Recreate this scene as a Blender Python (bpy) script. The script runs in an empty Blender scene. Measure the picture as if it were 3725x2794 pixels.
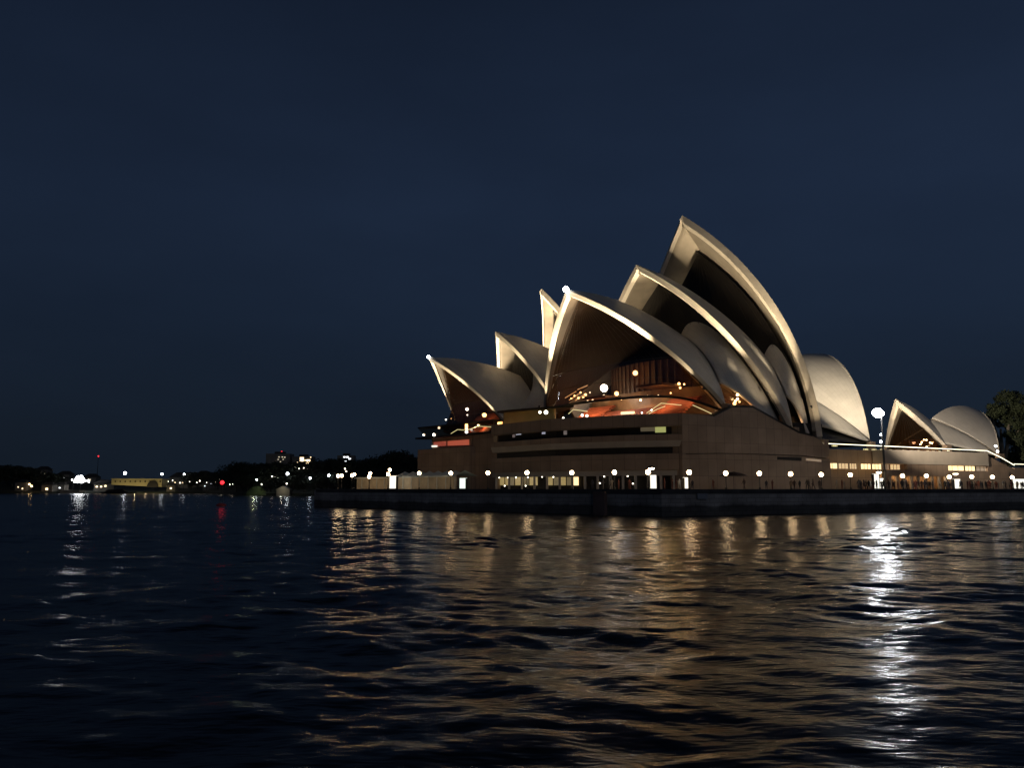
import bpy, bmesh, math, random
import numpy as np
from mathutils import Vector
random.seed(7); RNG = np.random.default_rng(11)
SC = bpy.context.scene
COL = SC.collection
R = math.radians
A = np.array

# ------------------------------------------------------------------ camera, sky, light
FPX = 2950.0; CXP, CYP = 1862.5, 1397.0; HOR = 381.0
PITCH = math.atan(HOR / FPX); EYE = 3.9
CAM = A([0., 0., EYE])
FW = A([0, math.cos(PITCH), math.sin(PITCH)]); UPV = A([0, -math.sin(PITCH), math.cos(PITCH)]); RT = A([1., 0, 0])

cam = bpy.data.cameras.new('camera'); co = bpy.data.objects.new('camera', cam); COL.objects.link(co)
cam.sensor_width = 36.0; cam.lens = 36.0 * FPX / 3725.0
cam.clip_start = 0.2; cam.clip_end = 20000
co.location = CAM; co.rotation_euler = (R(90) + PITCH, 0, 0)
SC.camera = co

world = bpy.data.worlds.new('World'); SC.world = world; world.use_nodes = True
nt = world.node_tree; nt.nodes.clear()
N = nt.nodes.new; Lk = nt.links.new
wout = N('ShaderNodeOutputWorld'); bg = N('ShaderNodeBackground'); Lk(bg.outputs[0], wout.inputs[0])
sky = N('ShaderNodeTexSky'); sky.sky_type = 'NISHITA'; sky.sun_disc = False
sky.sun_elevation = R(-4.0); sky.sun_rotation = R(150); sky.altitude = 0; sky.ozone_density = 4.0
bg.inputs['Strength'].default_value = 0.05
# dusk tint: the twilight blue of a clear evening, deepest at the horizon away from the sunset
geo = N('ShaderNodeTexCoord'); sep = N('ShaderNodeSeparateXYZ'); Lk(geo.outputs['Generated'], sep.inputs[0])
rmp = N('ShaderNodeValToRGB'); Lk(sep.outputs['Z'], rmp.inputs[0])
cr = rmp.color_ramp
SKYC = [(0.0, (.115, .19, .325)), (.06, (.13, .22, .385)), (.20, (.158, .288, .58)), (.33, (.175, .32, .67)), (.52, (.132, .238, .50)), (.64, (.085, .15, .29)), (1.0, (.045, .08, .15))]
cr.elements[0].position = SKYC[0][0]; cr.elements[0].color = (*SKYC[0][1], 1)
cr.elements[1].position = 1.0; cr.elements[1].color = (*SKYC[-1][1], 1)
for p, c in SKYC[1:-1]:
    e = cr.elements.new(p); e.color = (*c, 1)
nz = N('ShaderNodeTexNoise'); nz.inputs['Scale'].default_value = 3.2; nz.inputs['Detail'].default_value = 5
mp = N('ShaderNodeMapping'); mp.inputs['Scale'].default_value = (1, 1, 2.6)
Lk(geo.outputs['Generated'], mp.inputs[0]); Lk(mp.outputs[0], nz.inputs['Vector'])
mr = N('ShaderNodeMapRange'); mr.inputs[1].default_value = .3; mr.inputs[2].default_value = .7
mr.inputs[3].default_value = .90; mr.inputs[4].default_value = 1.08
Lk(nz.outputs[0], mr.inputs[0])
mx = N('ShaderNodeMix'); mx.data_type = 'RGBA'; mx.blend_type = 'MULTIPLY'; mx.inputs[0].default_value = 1
Lk(rmp.outputs[0], mx.inputs[6]); Lk(mr.outputs[0], mx.inputs[7])
hx = N('ShaderNodeMapRange'); hx.inputs[1].default_value = -.55; hx.inputs[2].default_value = .25; hx.inputs[3].default_value = .86; hx.inputs[4].default_value = 1.06
Lk(sep.outputs['X'], hx.inputs[0])   # the afterglow lies to the right
my = N('ShaderNodeMix'); my.data_type = 'RGBA'; my.blend_type = 'MULTIPLY'; my.inputs[0].default_value = 1
Lk(mx.outputs[2], my.inputs[6]); Lk(hx.outputs[0], my.inputs[7])
ad = N('ShaderNodeMix'); ad.data_type = 'RGBA'; ad.blend_type = 'ADD'; ad.inputs[0].default_value = 1.0
Lk(my.outputs[2], ad.inputs[6]); Lk(sky.outputs[0], ad.inputs[7])
Lk(ad.outputs[2], bg.inputs['Color'])
bg.inputs['Strength'].default_value = 0.062

SC.view_settings.view_transform = 'Standard'; SC.view_settings.look = 'None'
SC.view_settings.exposure = 0; SC.view_settings.gamma = 1; SC.view_settings.use_curve_mapping = False
SC.cycles.use_denoising = True
SC.cycles.sample_clamp_indirect = 4.0
SC.cycles.max_bounces = 7; SC.cycles.transparent_max_bounces = 16
SC.cycles.caustics_reflective = True; SC.cycles.blur_glossy = 0.3

def add_sun(energy, elev, az, ang, col):      # faint cool glow of the city and dusk behind the viewer
    l = bpy.data.lights.new('dusk_glow', 'SUN'); l.energy = energy; l.angle = R(ang); l.color = col
    o = bpy.data.objects.new('dusk_glow', l); COL.objects.link(o)
    d = Vector((math.sin(R(az)) * math.cos(R(elev)), math.cos(R(az)) * math.cos(R(elev)), math.sin(R(elev))))
    o.rotation_euler = d.to_track_quat('Z', 'Y').to_euler()
add_sun(0.065, 22, 165, 20, (.92, .93, 1.0))

def spot(loc, target, energy, size, col=(1, .74, .42), blend=1.0, rad=.25, name='floodlight'):
    l = bpy.data.lights.new(name, 'SPOT'); l.energy = energy; l.spot_size = R(size); l.spot_blend = blend
    l.color = col; l.shadow_soft_size = rad
    o = bpy.data.objects.new(name, l); COL.objects.link(o); o.location = Vector(loc)
    o.rotation_euler = (Vector(target) - Vector(loc)).to_track_quat('-Z', 'Y').to_euler()
def point(loc, energy, col=(1, .7, .4), rad=.3, name='lamp_light'):
    l = bpy.data.lights.new(name, 'POINT'); l.energy = energy; l.color = col; l.shadow_soft_size = rad
    o = bpy.data.objects.new(name, l); COL.objects.link(o); o.location = Vector(loc)

# ------------------------------------------------------------------ helpers
def ray(px, py):
    d = RT * (px - CXP) / FPX + UPV * (CYP - py) / FPX + FW
    return d / d[1]
def at(px, py, Y): return CAM + ray(px, py) * Y
def atz(px, py, z):
    d = ray(px, py); return CAM + d * ((z - EYE) / d[2])
def on_line(px, py, p0, d2):
    """point where the ray meets the vertical plane through p0 with plan direction d2"""
    n = A([-d2[1], d2[0], 0.]); d = ray(px, py)
    return CAM + d * (((A([p0[0], p0[1], 0.]) - CAM) @ n) / (d @ n))

WL = {}
def tag(o, label=None, cat=None, group=None, kind=None):
    if label: o['label'] = label
    if cat: o['category'] = cat
    if group: o['group'] = group
    if kind: o['kind'] = kind
    return o
def empty(name, loc, label, cat, group=None):
    o = bpy.data.objects.new(name, None); COL.objects.link(o); o.location = Vector(loc); o.empty_display_size = 1
    WL[o] = A(loc, float); return tag(o, label, cat, group)
def obj(name, V, F, mats, parent=None, smooth=False, mi=None, uv=None, base=None):
    V = np.asarray(V, float).reshape(-1, 3)
    if parent is not None: off = WL[parent]
    elif base is not None: off = A(base, float)
    else: off = A([(V[:, 0].min() + V[:, 0].max()) / 2, (V[:, 1].min() + V[:, 1].max()) / 2, V[:, 2].min()])
    me = bpy.data.meshes.new(name)
    me.from_pydata([tuple(v) for v in (V - off)], [], [tuple(int(i) for i in f) for f in F])
    if not isinstance(mats, (list, tuple)): mats = [mats]
    for m in mats: me.materials.append(m)
    if mi is not None: me.polygons.foreach_set('material_index', list(mi))
    if uv is not None:
        lay = me.uv_layers.new(name='UVMap'); UV = np.asarray(uv, float)
        li = np.zeros(len(me.loops), int); me.loops.foreach_get('vertex_index', li)
        lay.data.foreach_set('uv', UV[li].ravel())
    me.polygons.foreach_set('use_smooth', [smooth] * len(me.polygons))
    me.validate(); me.update()
    o = bpy.data.objects.new(name, me); COL.objects.link(o)
    if parent is not None: o.parent = parent; WL[o] = off
    else: o.location = Vector(off); WL[o] = off
    return o

class MB:
    def __init__(s): s.V = []; s.F = []; s.M = []
    def add(s, V, F, m=0):
        k = len(s.V); s.V += [tuple(v) for v in V]; s.F += [tuple(i + k for i in f) for f in F]; s.M += [m] * len(F); return s
    def box(s, c, sx, sy, sz, ang=0, m=0):
        ca, sa = math.cos(ang), math.sin(ang); V = []
        for dz in (-.5, .5):
            for dx, dy in ((-.5, -.5), (.5, -.5), (.5, .5), (-.5, .5)):
                x, y = dx * sx, dy * sy
                V.append((c[0] + x * ca - y * sa, c[1] + x * sa + y * ca, c[2] + dz * sz))
        return s.add(V, [(3, 2, 1, 0), (4, 5, 6, 7), (0, 1, 5, 4), (1, 2, 6, 5), (2, 3, 7, 6), (3, 0, 4, 7)], m)
    def prism(s, poly, z0, z1, m=0):
        n = len(poly); V = [(p[0], p[1], z0) for p in poly] + [(p[0], p[1], z1) for p in poly]
        F = [tuple(range(n))[::-1], tuple(range(n, 2 * n))] + [(i, (i + 1) % n, n + (i + 1) % n, n + i) for i in range(n)]
        return s.add(V, F, m)
    def slab(s, pts, thick, m=0):
        """extrude a 3D polygon along a vector"""
        n = len(pts); t = A(thick, float); V = [A(p, float) for p in pts] + [A(p, float) + t for p in pts]
        F = [tuple(range(n)), tuple(range(n, 2 * n))[::-1]] + [(i, n + i, n + (i + 1) % n, (i + 1) % n) for i in range(n)]
        return s.add(V, F, m)
    def tube(s, pts, rad, n=8, m=0, cap=True):
        P = [A(p, float) for p in pts]; k = len(P)
        rads = rad if isinstance(rad, (list, tuple)) else [rad] * k
        V = []
        for i in range(k):
            t = P[min(i + 1, k - 1)] - P[max(i - 1, 0)]; t = t / (np.linalg.norm(t) + 1e-9)
            u = np.cross(t, A([0, 0, 1.]) if abs(t[2]) < .9 else A([1., 0, 0])); u /= np.linalg.norm(u); w = np.cross(t, u)
            for j in range(n):
                a = 2 * math.pi * j / n; V.append(P[i] + rads[i] * (math.cos(a) * u + math.sin(a) * w))
        F = [(i * n + j, i * n + (j + 1) % n, (i + 1) * n + (j + 1) % n, (i + 1) * n + j) for i in range(k - 1) for j in range(n)]
        if cap: F += [tuple(range(n))[::-1], tuple(range((k - 1) * n, k * n))]
        return s.add(V, F, m)
    def lathe(s, c, prof, n=14, m=0):
        V = []; k = len(prof)
        for r, z in prof:
            for j in range(n):
                a = 2 * math.pi * j / n; V.append((c[0] + r * math.cos(a), c[1] + r * math.sin(a), c[2] + z))
        F = [(i * n + j, i * n + (j + 1) % n, (i + 1) * n + (j + 1) % n, (i + 1) * n + j) for i in range(k - 1) for j in range(n)]
        F += [tuple(range(n))[::-1], tuple(range((k - 1) * n, k * n))]
        return s.add(V, F, m)
    def ball(s, c, r, n=14, k=9, m=0, sz=1.0):
        pr = [(max(1e-3, r * math.sin(math.pi * i / k)), -r * sz * math.cos(math.pi * i / k)) for i in range(k + 1)]
        return s.lathe(c, pr, n, m)
    def build(s, name, mats, parent=None, smooth=False, base=None):
        return obj(name, s.V, s.F, mats, parent, smooth, s.M if isinstance(mats, (list, tuple)) else None, base=base)

# ------------------------------------------------------------------ materials
def mat(name, col, rough=.6, var=0.0, scale=1.0, bump=0.0, metallic=0.0, detail=4, spec=.4):
    m = bpy.data.materials.new(name); m.use_nodes = True; t = m.node_tree; b = t.nodes['Principled BSDF']
    b.inputs['Base Color'].default_value = (*col, 1); b.inputs['Roughness'].default_value = rough
    b.inputs['Metallic'].default_value = metallic; b.inputs['Specular IOR Level'].default_value = spec
    if var > 0 or bump > 0:
        tc = t.nodes.new('ShaderNodeTexCoord'); n = t.nodes.new('ShaderNodeTexNoise')
        n.inputs['Scale'].default_value = scale; n.inputs['Detail'].default_value = detail
        t.links.new(tc.outputs['Object'], n.inputs['Vector'])
        if var > 0:
            r = t.nodes.new('ShaderNodeMapRange'); r.inputs[1].default_value = .3; r.inputs[2].default_value = .7
            r.inputs[3].default_value = 1 - var; r.inputs[4].default_value = 1 + var
            t.links.new(n.outputs[0], r.inputs[0])
            x = t.nodes.new('ShaderNodeMix'); x.data_type = 'RGBA'; x.blend_type = 'MULTIPLY'; x.inputs[0].default_value = 1
            x.inputs[6].default_value = (*col, 1); t.links.new(r.outputs[0], x.inputs[7]); t.links.new(x.outputs[2], b.inputs['Base Color'])
        if bump > 0:
            p = t.nodes.new('ShaderNodeBump'); p.inputs['Strength'].default_value = bump; p.inputs['Distance'].default_value = .1
            t.links.new(n.outputs[0], p.inputs['Height']); t.links.new(p.outputs[0], b.inputs['Normal'])
    return m
def emit(name, col, st, base=.5):
    m = bpy.data.materials.new(name); m.use_nodes = True; b = m.node_tree.nodes['Principled BSDF']
    b.inputs['Base Color'].default_value = (base, base, base, 1); b.inputs['Emission Color'].default_value = (*col, 1)
    b.inputs['Emission Strength'].default_value = st; return m
def glass(name, tint, refl=.25, rough=.06):
    m = bpy.data.materials.new(name); m.use_nodes = True; t = m.node_tree; t.nodes.clear()
    o = t.nodes.new('ShaderNodeOutputMaterial'); tr = t.nodes.new('ShaderNodeBsdfTransparent'); g = t.nodes.new('ShaderNodeBsdfGlossy')
    tr.inputs[0].default_value = (*tint, 1); g.inputs[0].default_value = (refl, refl, refl, 1); g.inputs['Roughness'].default_value = rough
    mx = t.nodes.new('ShaderNodeAddShader'); t.links.new(tr.outputs[0], mx.inputs[0]); t.links.new(g.outputs[0], mx.inputs[1])
    t.links.new(mx.outputs[0], o.inputs[0]); return m

# shell tiles: glossy and matt cream tiles in rib-wise chevron lids, joints between the lids
def tile_mat():
    m = bpy.data.materials.new('cream_tiles'); m.use_nodes = True; t = m.node_tree; b = t.nodes['Principled BSDF']
    uv = t.nodes.new('ShaderNodeTexCoord'); br = t.nodes.new('ShaderNodeTexBrick')
    br.inputs['Color1'].default_value = (.66, .62, .55, 1); br.inputs['Color2'].default_value = (.62, .58, .515, 1)
    br.inputs['Mortar'].default_value = (.49, .46, .41, 1); br.inputs['Scale'].default_value = 1.0
    br.inputs['Mortar Size'].default_value = .022; br.inputs['Brick Width'].default_value = 2.6; br.inputs['Row Height'].default_value = 1.0
    t.links.new(uv.outputs['UV'], br.inputs['Vector'])
    n = t.nodes.new('ShaderNodeTexNoise'); n.inputs['Scale'].default_value = .16; n.inputs['Detail'].default_value = 6
    t.links.new(uv.outputs['Object'], n.inputs['Vector'])
    r = t.nodes.new('ShaderNodeMapRange'); r.inputs[1].default_value = .3; r.inputs[2].default_value = .7; r.inputs[3].default_value = .84; r.inputs[4].default_value = 1.08
    t.links.new(n.outputs[0], r.inputs[0])
    x = t.nodes.new('ShaderNodeMix'); x.data_type = 'RGBA'; x.blend_type = 'MULTIPLY'; x.inputs[0].default_value = 1
    t.links.new(br.outputs['Color'], x.inputs[6]); t.links.new(r.outputs[0], x.inputs[7]); t.links.new(x.outputs[2], b.inputs['Base Color'])
    b.inputs['Roughness'].default_value = .42; b.inputs['Specular IOR Level'].default_value = .3
    return m
def coursed(name, col, bw, bh, joint, rough, var, wet=False):
    """stone laid in panels: joints follow plan x and height z; wet adds the dark tide band near the water"""
    m = bpy.data.materials.new(name); m.use_nodes = True; t = m.node_tree; b = t.nodes['Principled BSDF']; L = t.links.new
    tc = t.nodes.new('ShaderNodeNewGeometry'); sp = t.nodes.new('ShaderNodeSeparateXYZ'); cb = t.nodes.new('ShaderNodeCombineXYZ'); L(tc.outputs['Position'], sp.inputs[0])
    L(sp.outputs['X'], cb.inputs['X']); L(sp.outputs['Z'], cb.inputs['Y'])
    br = t.nodes.new('ShaderNodeTexBrick'); br.offset = 0.0 if not wet else .5; br.inputs['Scale'].default_value = 1; br.inputs['Brick Width'].default_value = bw; br.inputs['Row Height'].default_value = bh
    br.inputs['Mortar Size'].default_value = joint; br.inputs['Color1'].default_value = (*[c * 1.05 for c in col], 1); br.inputs['Color2'].default_value = (*[c * .88 for c in col], 1); br.inputs['Mortar'].default_value = (*[c * .5 for c in col], 1)
    L(cb.outputs[0], br.inputs['Vector'])
    n = t.nodes.new('ShaderNodeTexNoise'); n.inputs['Scale'].default_value = .28; n.inputs['Detail'].default_value = 7; L(tc.outputs['Position'], n.inputs['Vector'])
    r = t.nodes.new('ShaderNodeMapRange'); r.inputs[1].default_value = .3; r.inputs[2].default_value = .7; r.inputs[3].default_value = 1 - var; r.inputs[4].default_value = 1 + var; L(n.outputs[0], r.inputs[0])
    x = t.nodes.new('ShaderNodeMix'); x.data_type = 'RGBA'; x.blend_type = 'MULTIPLY'; x.inputs[0].default_value = 1; L(br.outputs['Color'], x.inputs[6]); L(r.outputs[0], x.inputs[7]); out = x.outputs[2]
    if wet:
        a = t.nodes.new('ShaderNodeMath'); a.operation = 'ADD'; L(sp.outputs['Z'], a.inputs[0]); L(n.outputs[0], a.inputs[1])
        w = t.nodes.new('ShaderNodeMapRange'); w.inputs[1].default_value = 1.75; w.inputs[2].default_value = 2.15; w.inputs[3].default_value = .32; w.inputs[4].default_value = 1; L(a.outputs[0], w.inputs[0])
        y = t.nodes.new('ShaderNodeMix'); y.data_type = 'RGBA'; y.blend_type = 'MULTIPLY'; y.inputs[0].default_value = 1; L(out, y.inputs[6]); L(w.outputs[0], y.inputs[7]); out = y.outputs[2]
    L(out, b.inputs['Base Color']); b.inputs['Roughness'].default_value = rough; b.inputs['Specular IOR Level'].default_value = .3
    return m
M_TILE = tile_mat()
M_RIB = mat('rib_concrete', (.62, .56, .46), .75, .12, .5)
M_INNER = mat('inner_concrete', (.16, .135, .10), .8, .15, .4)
M_INNER_SHADE = mat('inner_concrete_shaded', (.065, .048, .032), .8, .15, .4)  # inner concrete darkened: the shade inside the foyer vault is in the colour
M_INNER_LIT = mat('inner_concrete_lit', (.27, .235, .185), .8, .12, .4)  # same inner concrete made paler: the floodlight on it is in the colour
M_BRONZE = mat('dark_bronze', (.012, .010, .008), .45, .2, .3)
M_FRAME = mat('bronze_frame', (.02, .016, .012), .5)
M_GRANITE = coursed('pink_granite', (.35, .255, .18), 1.9, 3.1, .03, .7, .16)
M_GRANITE2 = mat('pale_and_lit_granite', (.50, .44, .36), .7, .12, .3)  # pale stone of ledge and columns; on the soffit it stands in for lamplight
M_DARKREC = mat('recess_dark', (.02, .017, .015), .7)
M_SEAWALL = coursed('sea_wall_stone', (.38, .35, .32), 1.6, .62, .03, .8, .3, True)
M_PAVE = mat('paving', (.16, .13, .105), .7, .15, .5)
M_WOOD = mat('brush_box_wood', (.17, .095, .05), .5, .25, .5)
M_CARPET = mat('red_carpet', (.32, .085, .045), .8, .15, .6)
M_FLOOR = mat('foyer_floor', (.20, .13, .085), .5, .15, .6)
M_POLE = mat('pole_metal', (.03, .03, .03), .45)
M_GLASS = glass('bronze_glass', (.34, .26, .18), .08, .05)
M_GLASS2 = glass('louvre_glass', (.10, .085, .06), .05, .12)
M_WINGL = glass('clear_glass', (.75, .72, .62), .10, .05)
E_LAMP = emit('lamp_glow', (1.0, .74, .44), 34)
E_GLOBE = [emit('globe_glow_%s' % k, c, v) for k, c, v in (('a', (1.0, .70, .38), 30), ('b', (1.0, .73, .42), 22), ('c', (1.0, .68, .36), 34))]
E_WARM = emit('warm_glow', (1.0, .62, .27), 16)
E_WHITE = emit('white_glow', (.86, .93, 1.0), 22)
E_FLOOD = emit('flood_glow', (.95, .97, 1.0), 150)
E_RAIL = emit('rail_glow', (1.0, .90, .62), 2.6)
E_GOLD = emit('gold_glow', (.95, .80, .36), .8)
E_SIGN = emit('sign_glow', (1.0, .95, .82), 1.25)
E_WIN = emit('window_glow', (1.0, .68, .34), 1.5)
E_RED = emit('red_glow', (1.0, .02, .03), 2.6)
E_DIMROSE = emit('rose_glow', (.8, .25, .10), .25)
E_FARFLOOD = emit('far_flood_glow', (.95, .97, 1.0), 14)
E_FOYER = emit('foyer_white_glow', (.86, .93, 1.0), 45)
E_SPARK = emit('spark_glow', (1.0, .9, .72), 6)

# ------------------------------------------------------------------ sea, far land
def wave_field(X, Y):
    r = np.random.default_rng(5); Z = np.zeros_like(X); n = 60
    for i in range(n):
        lam = .75 * (9.0 / .75) ** (i / (n - 1)) * r.uniform(.9, 1.1)
        th = R(-98) + r.normal(0, .58); k = 2 * math.pi / lam
        amp = .0029 * lam ** .88 * r.uniform(.5, 1.3)
        ph = k * (X * math.cos(th) + Y * math.sin(th)) + r.uniform(0, 6.28)
        Z += amp * (np.sin(ph) + .22 * np.cos(2 * ph))
    g = np.zeros_like(X)
    for i in range(5):
        lam = r.uniform(18, 45); th = r.uniform(0, 6.28); k = 2 * math.pi / lam
        g += np.sin(k * (X * math.cos(th) + Y * math.sin(th)) + r.uniform(0, 6.28))
    return Z * (1 + .22 * g)
def build_water():
    rs = [2.0]
    while rs[-1] < 6000:
        r = rs[-1]; rs.append(r + min(max(.0045 * r + .0009 * r * max(0, r - 20) / 20, .05), max(.4, r * .02) if r < 400 else r * .1))
    rs = A(rs)
    th = np.concatenate([np.linspace(-85, -40, 60)[:-1], np.linspace(-40, 40, 520), np.linspace(40, 85, 60)[1:]])
    T, RR = np.meshgrid(np.radians(th), rs); X = RR * np.sin(T); Y = RR * np.cos(T)
    fade = np.clip((420 - RR) / 280, 0, 1)
    Z = wave_field(X, Y) * fade
    n, m = X.shape; V = np.stack([X, Y, Z], -1).reshape(-1, 3)
    i = np.arange(n - 1)[:, None] * m + np.arange(m - 1)[None]
    F = np.stack([i, i + m, i + m + 1, i + 1], -1).reshape(-1, 4)
    me = bpy.data.meshes.new('water')
    me.vertices.add(len(V)); me.vertices.foreach_set('co', V.ravel())
    me.loops.add(F.size); me.loops.foreach_set('vertex_index', F[:, ::-1].ravel().astype(np.int32))
    me.polygons.add(len(F)); me.polygons.foreach_set('loop_start', np.arange(0, F.size, 4, dtype=np.int32))
    me.polygons.foreach_set('use_smooth', np.ones(len(F), bool))
    me.update(); me.validate()
    m = bpy.data.materials.new('harbour_water'); m.use_nodes = True; t = m.node_tree; b = t.nodes['Principled BSDF']
    b.inputs['Base Color'].default_value = (.004, .007, .010, 1); b.inputs['Roughness'].default_value = .21
    b.inputs['IOR'].default_value = 1.333; b.inputs['Specular IOR Level'].default_value = .27
    tc = t.nodes.new('ShaderNodeTexCoord'); mpn = t.nodes.new('ShaderNodeMapping'); mpn.inputs['Scale'].default_value = (.55, 1.25, 1)
    mpn.inputs['Rotation'].default_value = (0, 0, R(-8))
    t.links.new(tc.outputs['Object'], mpn.inputs[0])
    n1 = t.nodes.new('ShaderNodeTexNoise'); n1.inputs['Scale'].default_value = 1.1; n1.inputs['Detail'].default_value = 3; n1.inputs['Roughness'].default_value = .55
    t.links.new(mpn.outputs[0], n1.inputs['Vector'])
    bp = t.nodes.new('ShaderNodeBump'); bp.inputs['Strength'].default_value = .5; bp.inputs['Distance'].default_value = .19
    t.links.new(n1.outputs[0], bp.inputs['Height']); t.links.new(bp.outputs[0], b.inputs['Normal'])
    me.materials.append(m)
    o = bpy.data.objects.new('water', me); COL.objects.link(o); tag(o, 'dark choppy harbour water', 'water', kind='structure')
build_water()

M_LAND = mat('land', (.020, .024, .016), .9, .3, .02)
PROF = [(-400, 1700), (0, 1692), (90, 1697), (160, 1712), (235, 1735), (330, 1742), (420, 1748), (520, 1752), (640, 1742), (760, 1738), (840, 1728), (900, 1722), (1000, 1712), (1150, 1700), (1300, 1696), (1450, 1690), (1560, 1690), (1900, 1700), (2600, 1710), (3200, 1712), (3600, 1706), (4300, 1715)]
def land_top(px): return np.interp(px, [p[0] for p in PROF], [p[1] for p in PROF])
def shore_y(px): return float(np.interp(px, [-400, 300, 760, 880, 1120, 1500, 4300], [620, 680, 640, 470, 430, 430, 520]))
def build_land():
    pxs = np.linspace(-900, 4600, 330); dd = A([0, 2, 14, 40, 90, 170, 300, 520, 900]); V = []; prng = np.random.default_rng(3)
    for px in pxs:
        Y0 = shore_y(px); top = float(land_top(px)); jit = prng.normal(0, 1)
        Yc = Y0 + 300; zc = EYE + (1778 - top) / FPX * Yc
        for k, d in enumerate(dd):
            f = [-.06, .07, .12, .25, .45, .75, 1.0, 1.0, .8][k]
            z = zc * f + (jit * .6 if 2 < k else 0)
            if k == 0: z = -1.5
            if k == 1: z = 1.3
            Y = Y0 + d; V.append(((px - CXP) / FPX * Y, Y, z))
    n, m = len(pxs), len(dd); F = [(i * m + j, i * m + j + 1, (i + 1) * m + j + 1, (i + 1) * m + j) for i in range(n - 1) for j in range(m - 1)]
    o = obj('hills', V, F, M_LAND); tag(o, 'low dark hills of the far shore beyond the water', 'hills', kind='structure')
    return A(V).reshape(n, m, 3), pxs
LANDV, LANDPX = build_land()
def land_point(px, d):
    """ground point on the far land, d metres behind its shore"""
    i = int(np.clip(np.searchsorted(LANDPX, px), 0, len(LANDPX) - 1)); row = LANDV[i]
    Y = shore_y(px) + d
    z = float(np.interp(Y, row[:, 1], row[:, 2])); return A([(px - CXP) / FPX * Y, Y, z])

# ------------------------------------------------------------------ spherical shell roofs
def unit(v): return v / np.linalg.norm(v)
def centre(F, T, B, Rr):
    u = T - F; v = B - F; n = np.cross(u, v); n2 = n @ n
    c = F + (np.cross(n, u) * (v @ v) + np.cross(v, n) * (u @ u)) / (2 * n2)
    h = math.sqrt(max(Rr * Rr - (c - F) @ (c - F), 0)) * n / math.sqrt(n2)
    c1, c2 = c + h, c - h
    return c1 if c1[2] + c1[1] < c2[2] + c2[1] else c2
def slerp(C0, P, Q, t):
    a = P - C0; b = Q - C0; om = math.acos(np.clip(a @ b / (np.linalg.norm(a) * np.linalg.norm(b)), -1, 1)); t = np.atleast_1d(t)[:, None]
    return C0 + (np.sin((1 - t) * om) * a + np.sin(t * om) * b) / math.sin(om)
class Frame:
    def __init__(s, ang, O, K=1.0):
        t = R(ang); s.a = A([-math.cos(t), -math.sin(t), 0]); s.b = A([math.sin(t), -math.cos(t), 0]); s.O = A([O[0], O[1], 0.]); s.K = K
    def P(s, L):
        L = np.asarray(L, float); q = s.O + L[..., :1] * s.a + L[..., 1:2] * s.b + L[..., 2:] * A([0, 0, 1.])
        return CAM + s.K * (q - CAM)
    def on_s(s, px, py, sv):
        p0 = s.P(A([sv, 0, 0])); d = ray(px, py); k = ((p0 - CAM) @ s.a) / (d @ s.a); return CAM + d * k
class Half:
    """one half of a vault: a fan of great-circle ribs from the foot F to the ridge T..B"""
    def __init__(s, F, T, B, Rr=75.):
        s.F, s.T, s.B = A(F, float), A(T, float), A(B, float); s.R = Rr; s.C = centre(s.F, s.T, s.B, Rr)
        s.c = A([s.C[0], 0, s.C[2]]); s.rr = np.linalg.norm(s.T - s.c)
        a0 = math.atan2(*(s.T - s.c)[[2, 0]]); a1 = math.atan2(*(s.B - s.c)[[2, 0]])
        s.a0 = a0; s.dir = 1 if a1 > a0 else -1; s.len = abs(a1 - a0) * s.rr
    def ridge(s, d):
        a = s.a0 + s.dir * d / s.rr; return s.c + s.rr * A([math.cos(a), 0, math.sin(a)])
    def arc(s, d, t, r=None):
        P = slerp(s.C, s.F, s.ridge(d), t)
        if r is not None: P = s.C + (P - s.C) * (r / s.R)
        return P
MIR = A([1., -1., 1.])
def add_vault(fr, root, h, th=2.2, near=True, nd=26, nt=30, rim=.9, inner=None):
    """shell (tiles outside, concrete inside) and its concrete rim; returns the shell object"""
    s = A([1., 1, 1]) if near else MIR
    ts = np.linspace(.0, 1, nt); ds = np.linspace(0, h.len, nd); V = []; UV = []
    for r in (h.R, h.R - th):
        for d in ds:
            q = h.arc(d, ts, r) * s; V.append(fr.P(q)); UV += [(tt * 26, d / h.len * max(5, h.len / 2.6)) for tt in ts]
    V = np.vstack(V); k = nd * nt; F = []; MI = []
    for i in range(nd - 1):
        for j in range(nt - 1):
            q = (i * nt + j, i * nt + j + 1, (i + 1) * nt + j + 1, (i + 1) * nt + j)
            F.append(q if near else q[::-1]); MI.append(0)
            q = tuple(x + k for x in q); F.append(q[::-1] if near else q); MI.append(1)
    for j in range(nt - 1):
        for i in (0, nd - 1):
            F.append((i * nt + j, i * nt + j + 1, k + i * nt + j + 1, k + i * nt + j)); MI.append(1)
    F.append((0, k, k + 1, 1)); MI.append(1)
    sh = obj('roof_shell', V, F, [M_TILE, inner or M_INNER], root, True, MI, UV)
    # rim: a concrete edge beam standing proud of the shell mouth
    tr = np.linspace(.015, 1, nt + 6); V = []
    tp = (.45 + .55 * np.clip(tr / .55, 0, 1))[:, None]
    for d, k0, k1 in ((-rim, .05, 0), (.25, .12, 0), (.25, -.2, -th), (-rim, 0., -th * .85)):
        q = h.arc(d, tr); q = h.C + (q - h.C) * (1 + (k0 + k1 * tp) / h.R); q[:, 1] = np.maximum(q[:, 1], 0.0); V.append(fr.P(q * s))
    n = len(tr); V = np.vstack(V); F = []
    for e in range(4):
        for j in range(n - 1):
            F.append((e * n + j, e * n + j + 1, ((e + 1) % 4) * n + j + 1, ((e + 1) % 4) * n + j))
    F += [(0, n, 2 * n, 3 * n), (n - 1, 2 * n - 1, 3 * n - 1, 4 * n - 1)]
    obj('rim', V, F, M_RIB, sh)
    return sh
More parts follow.
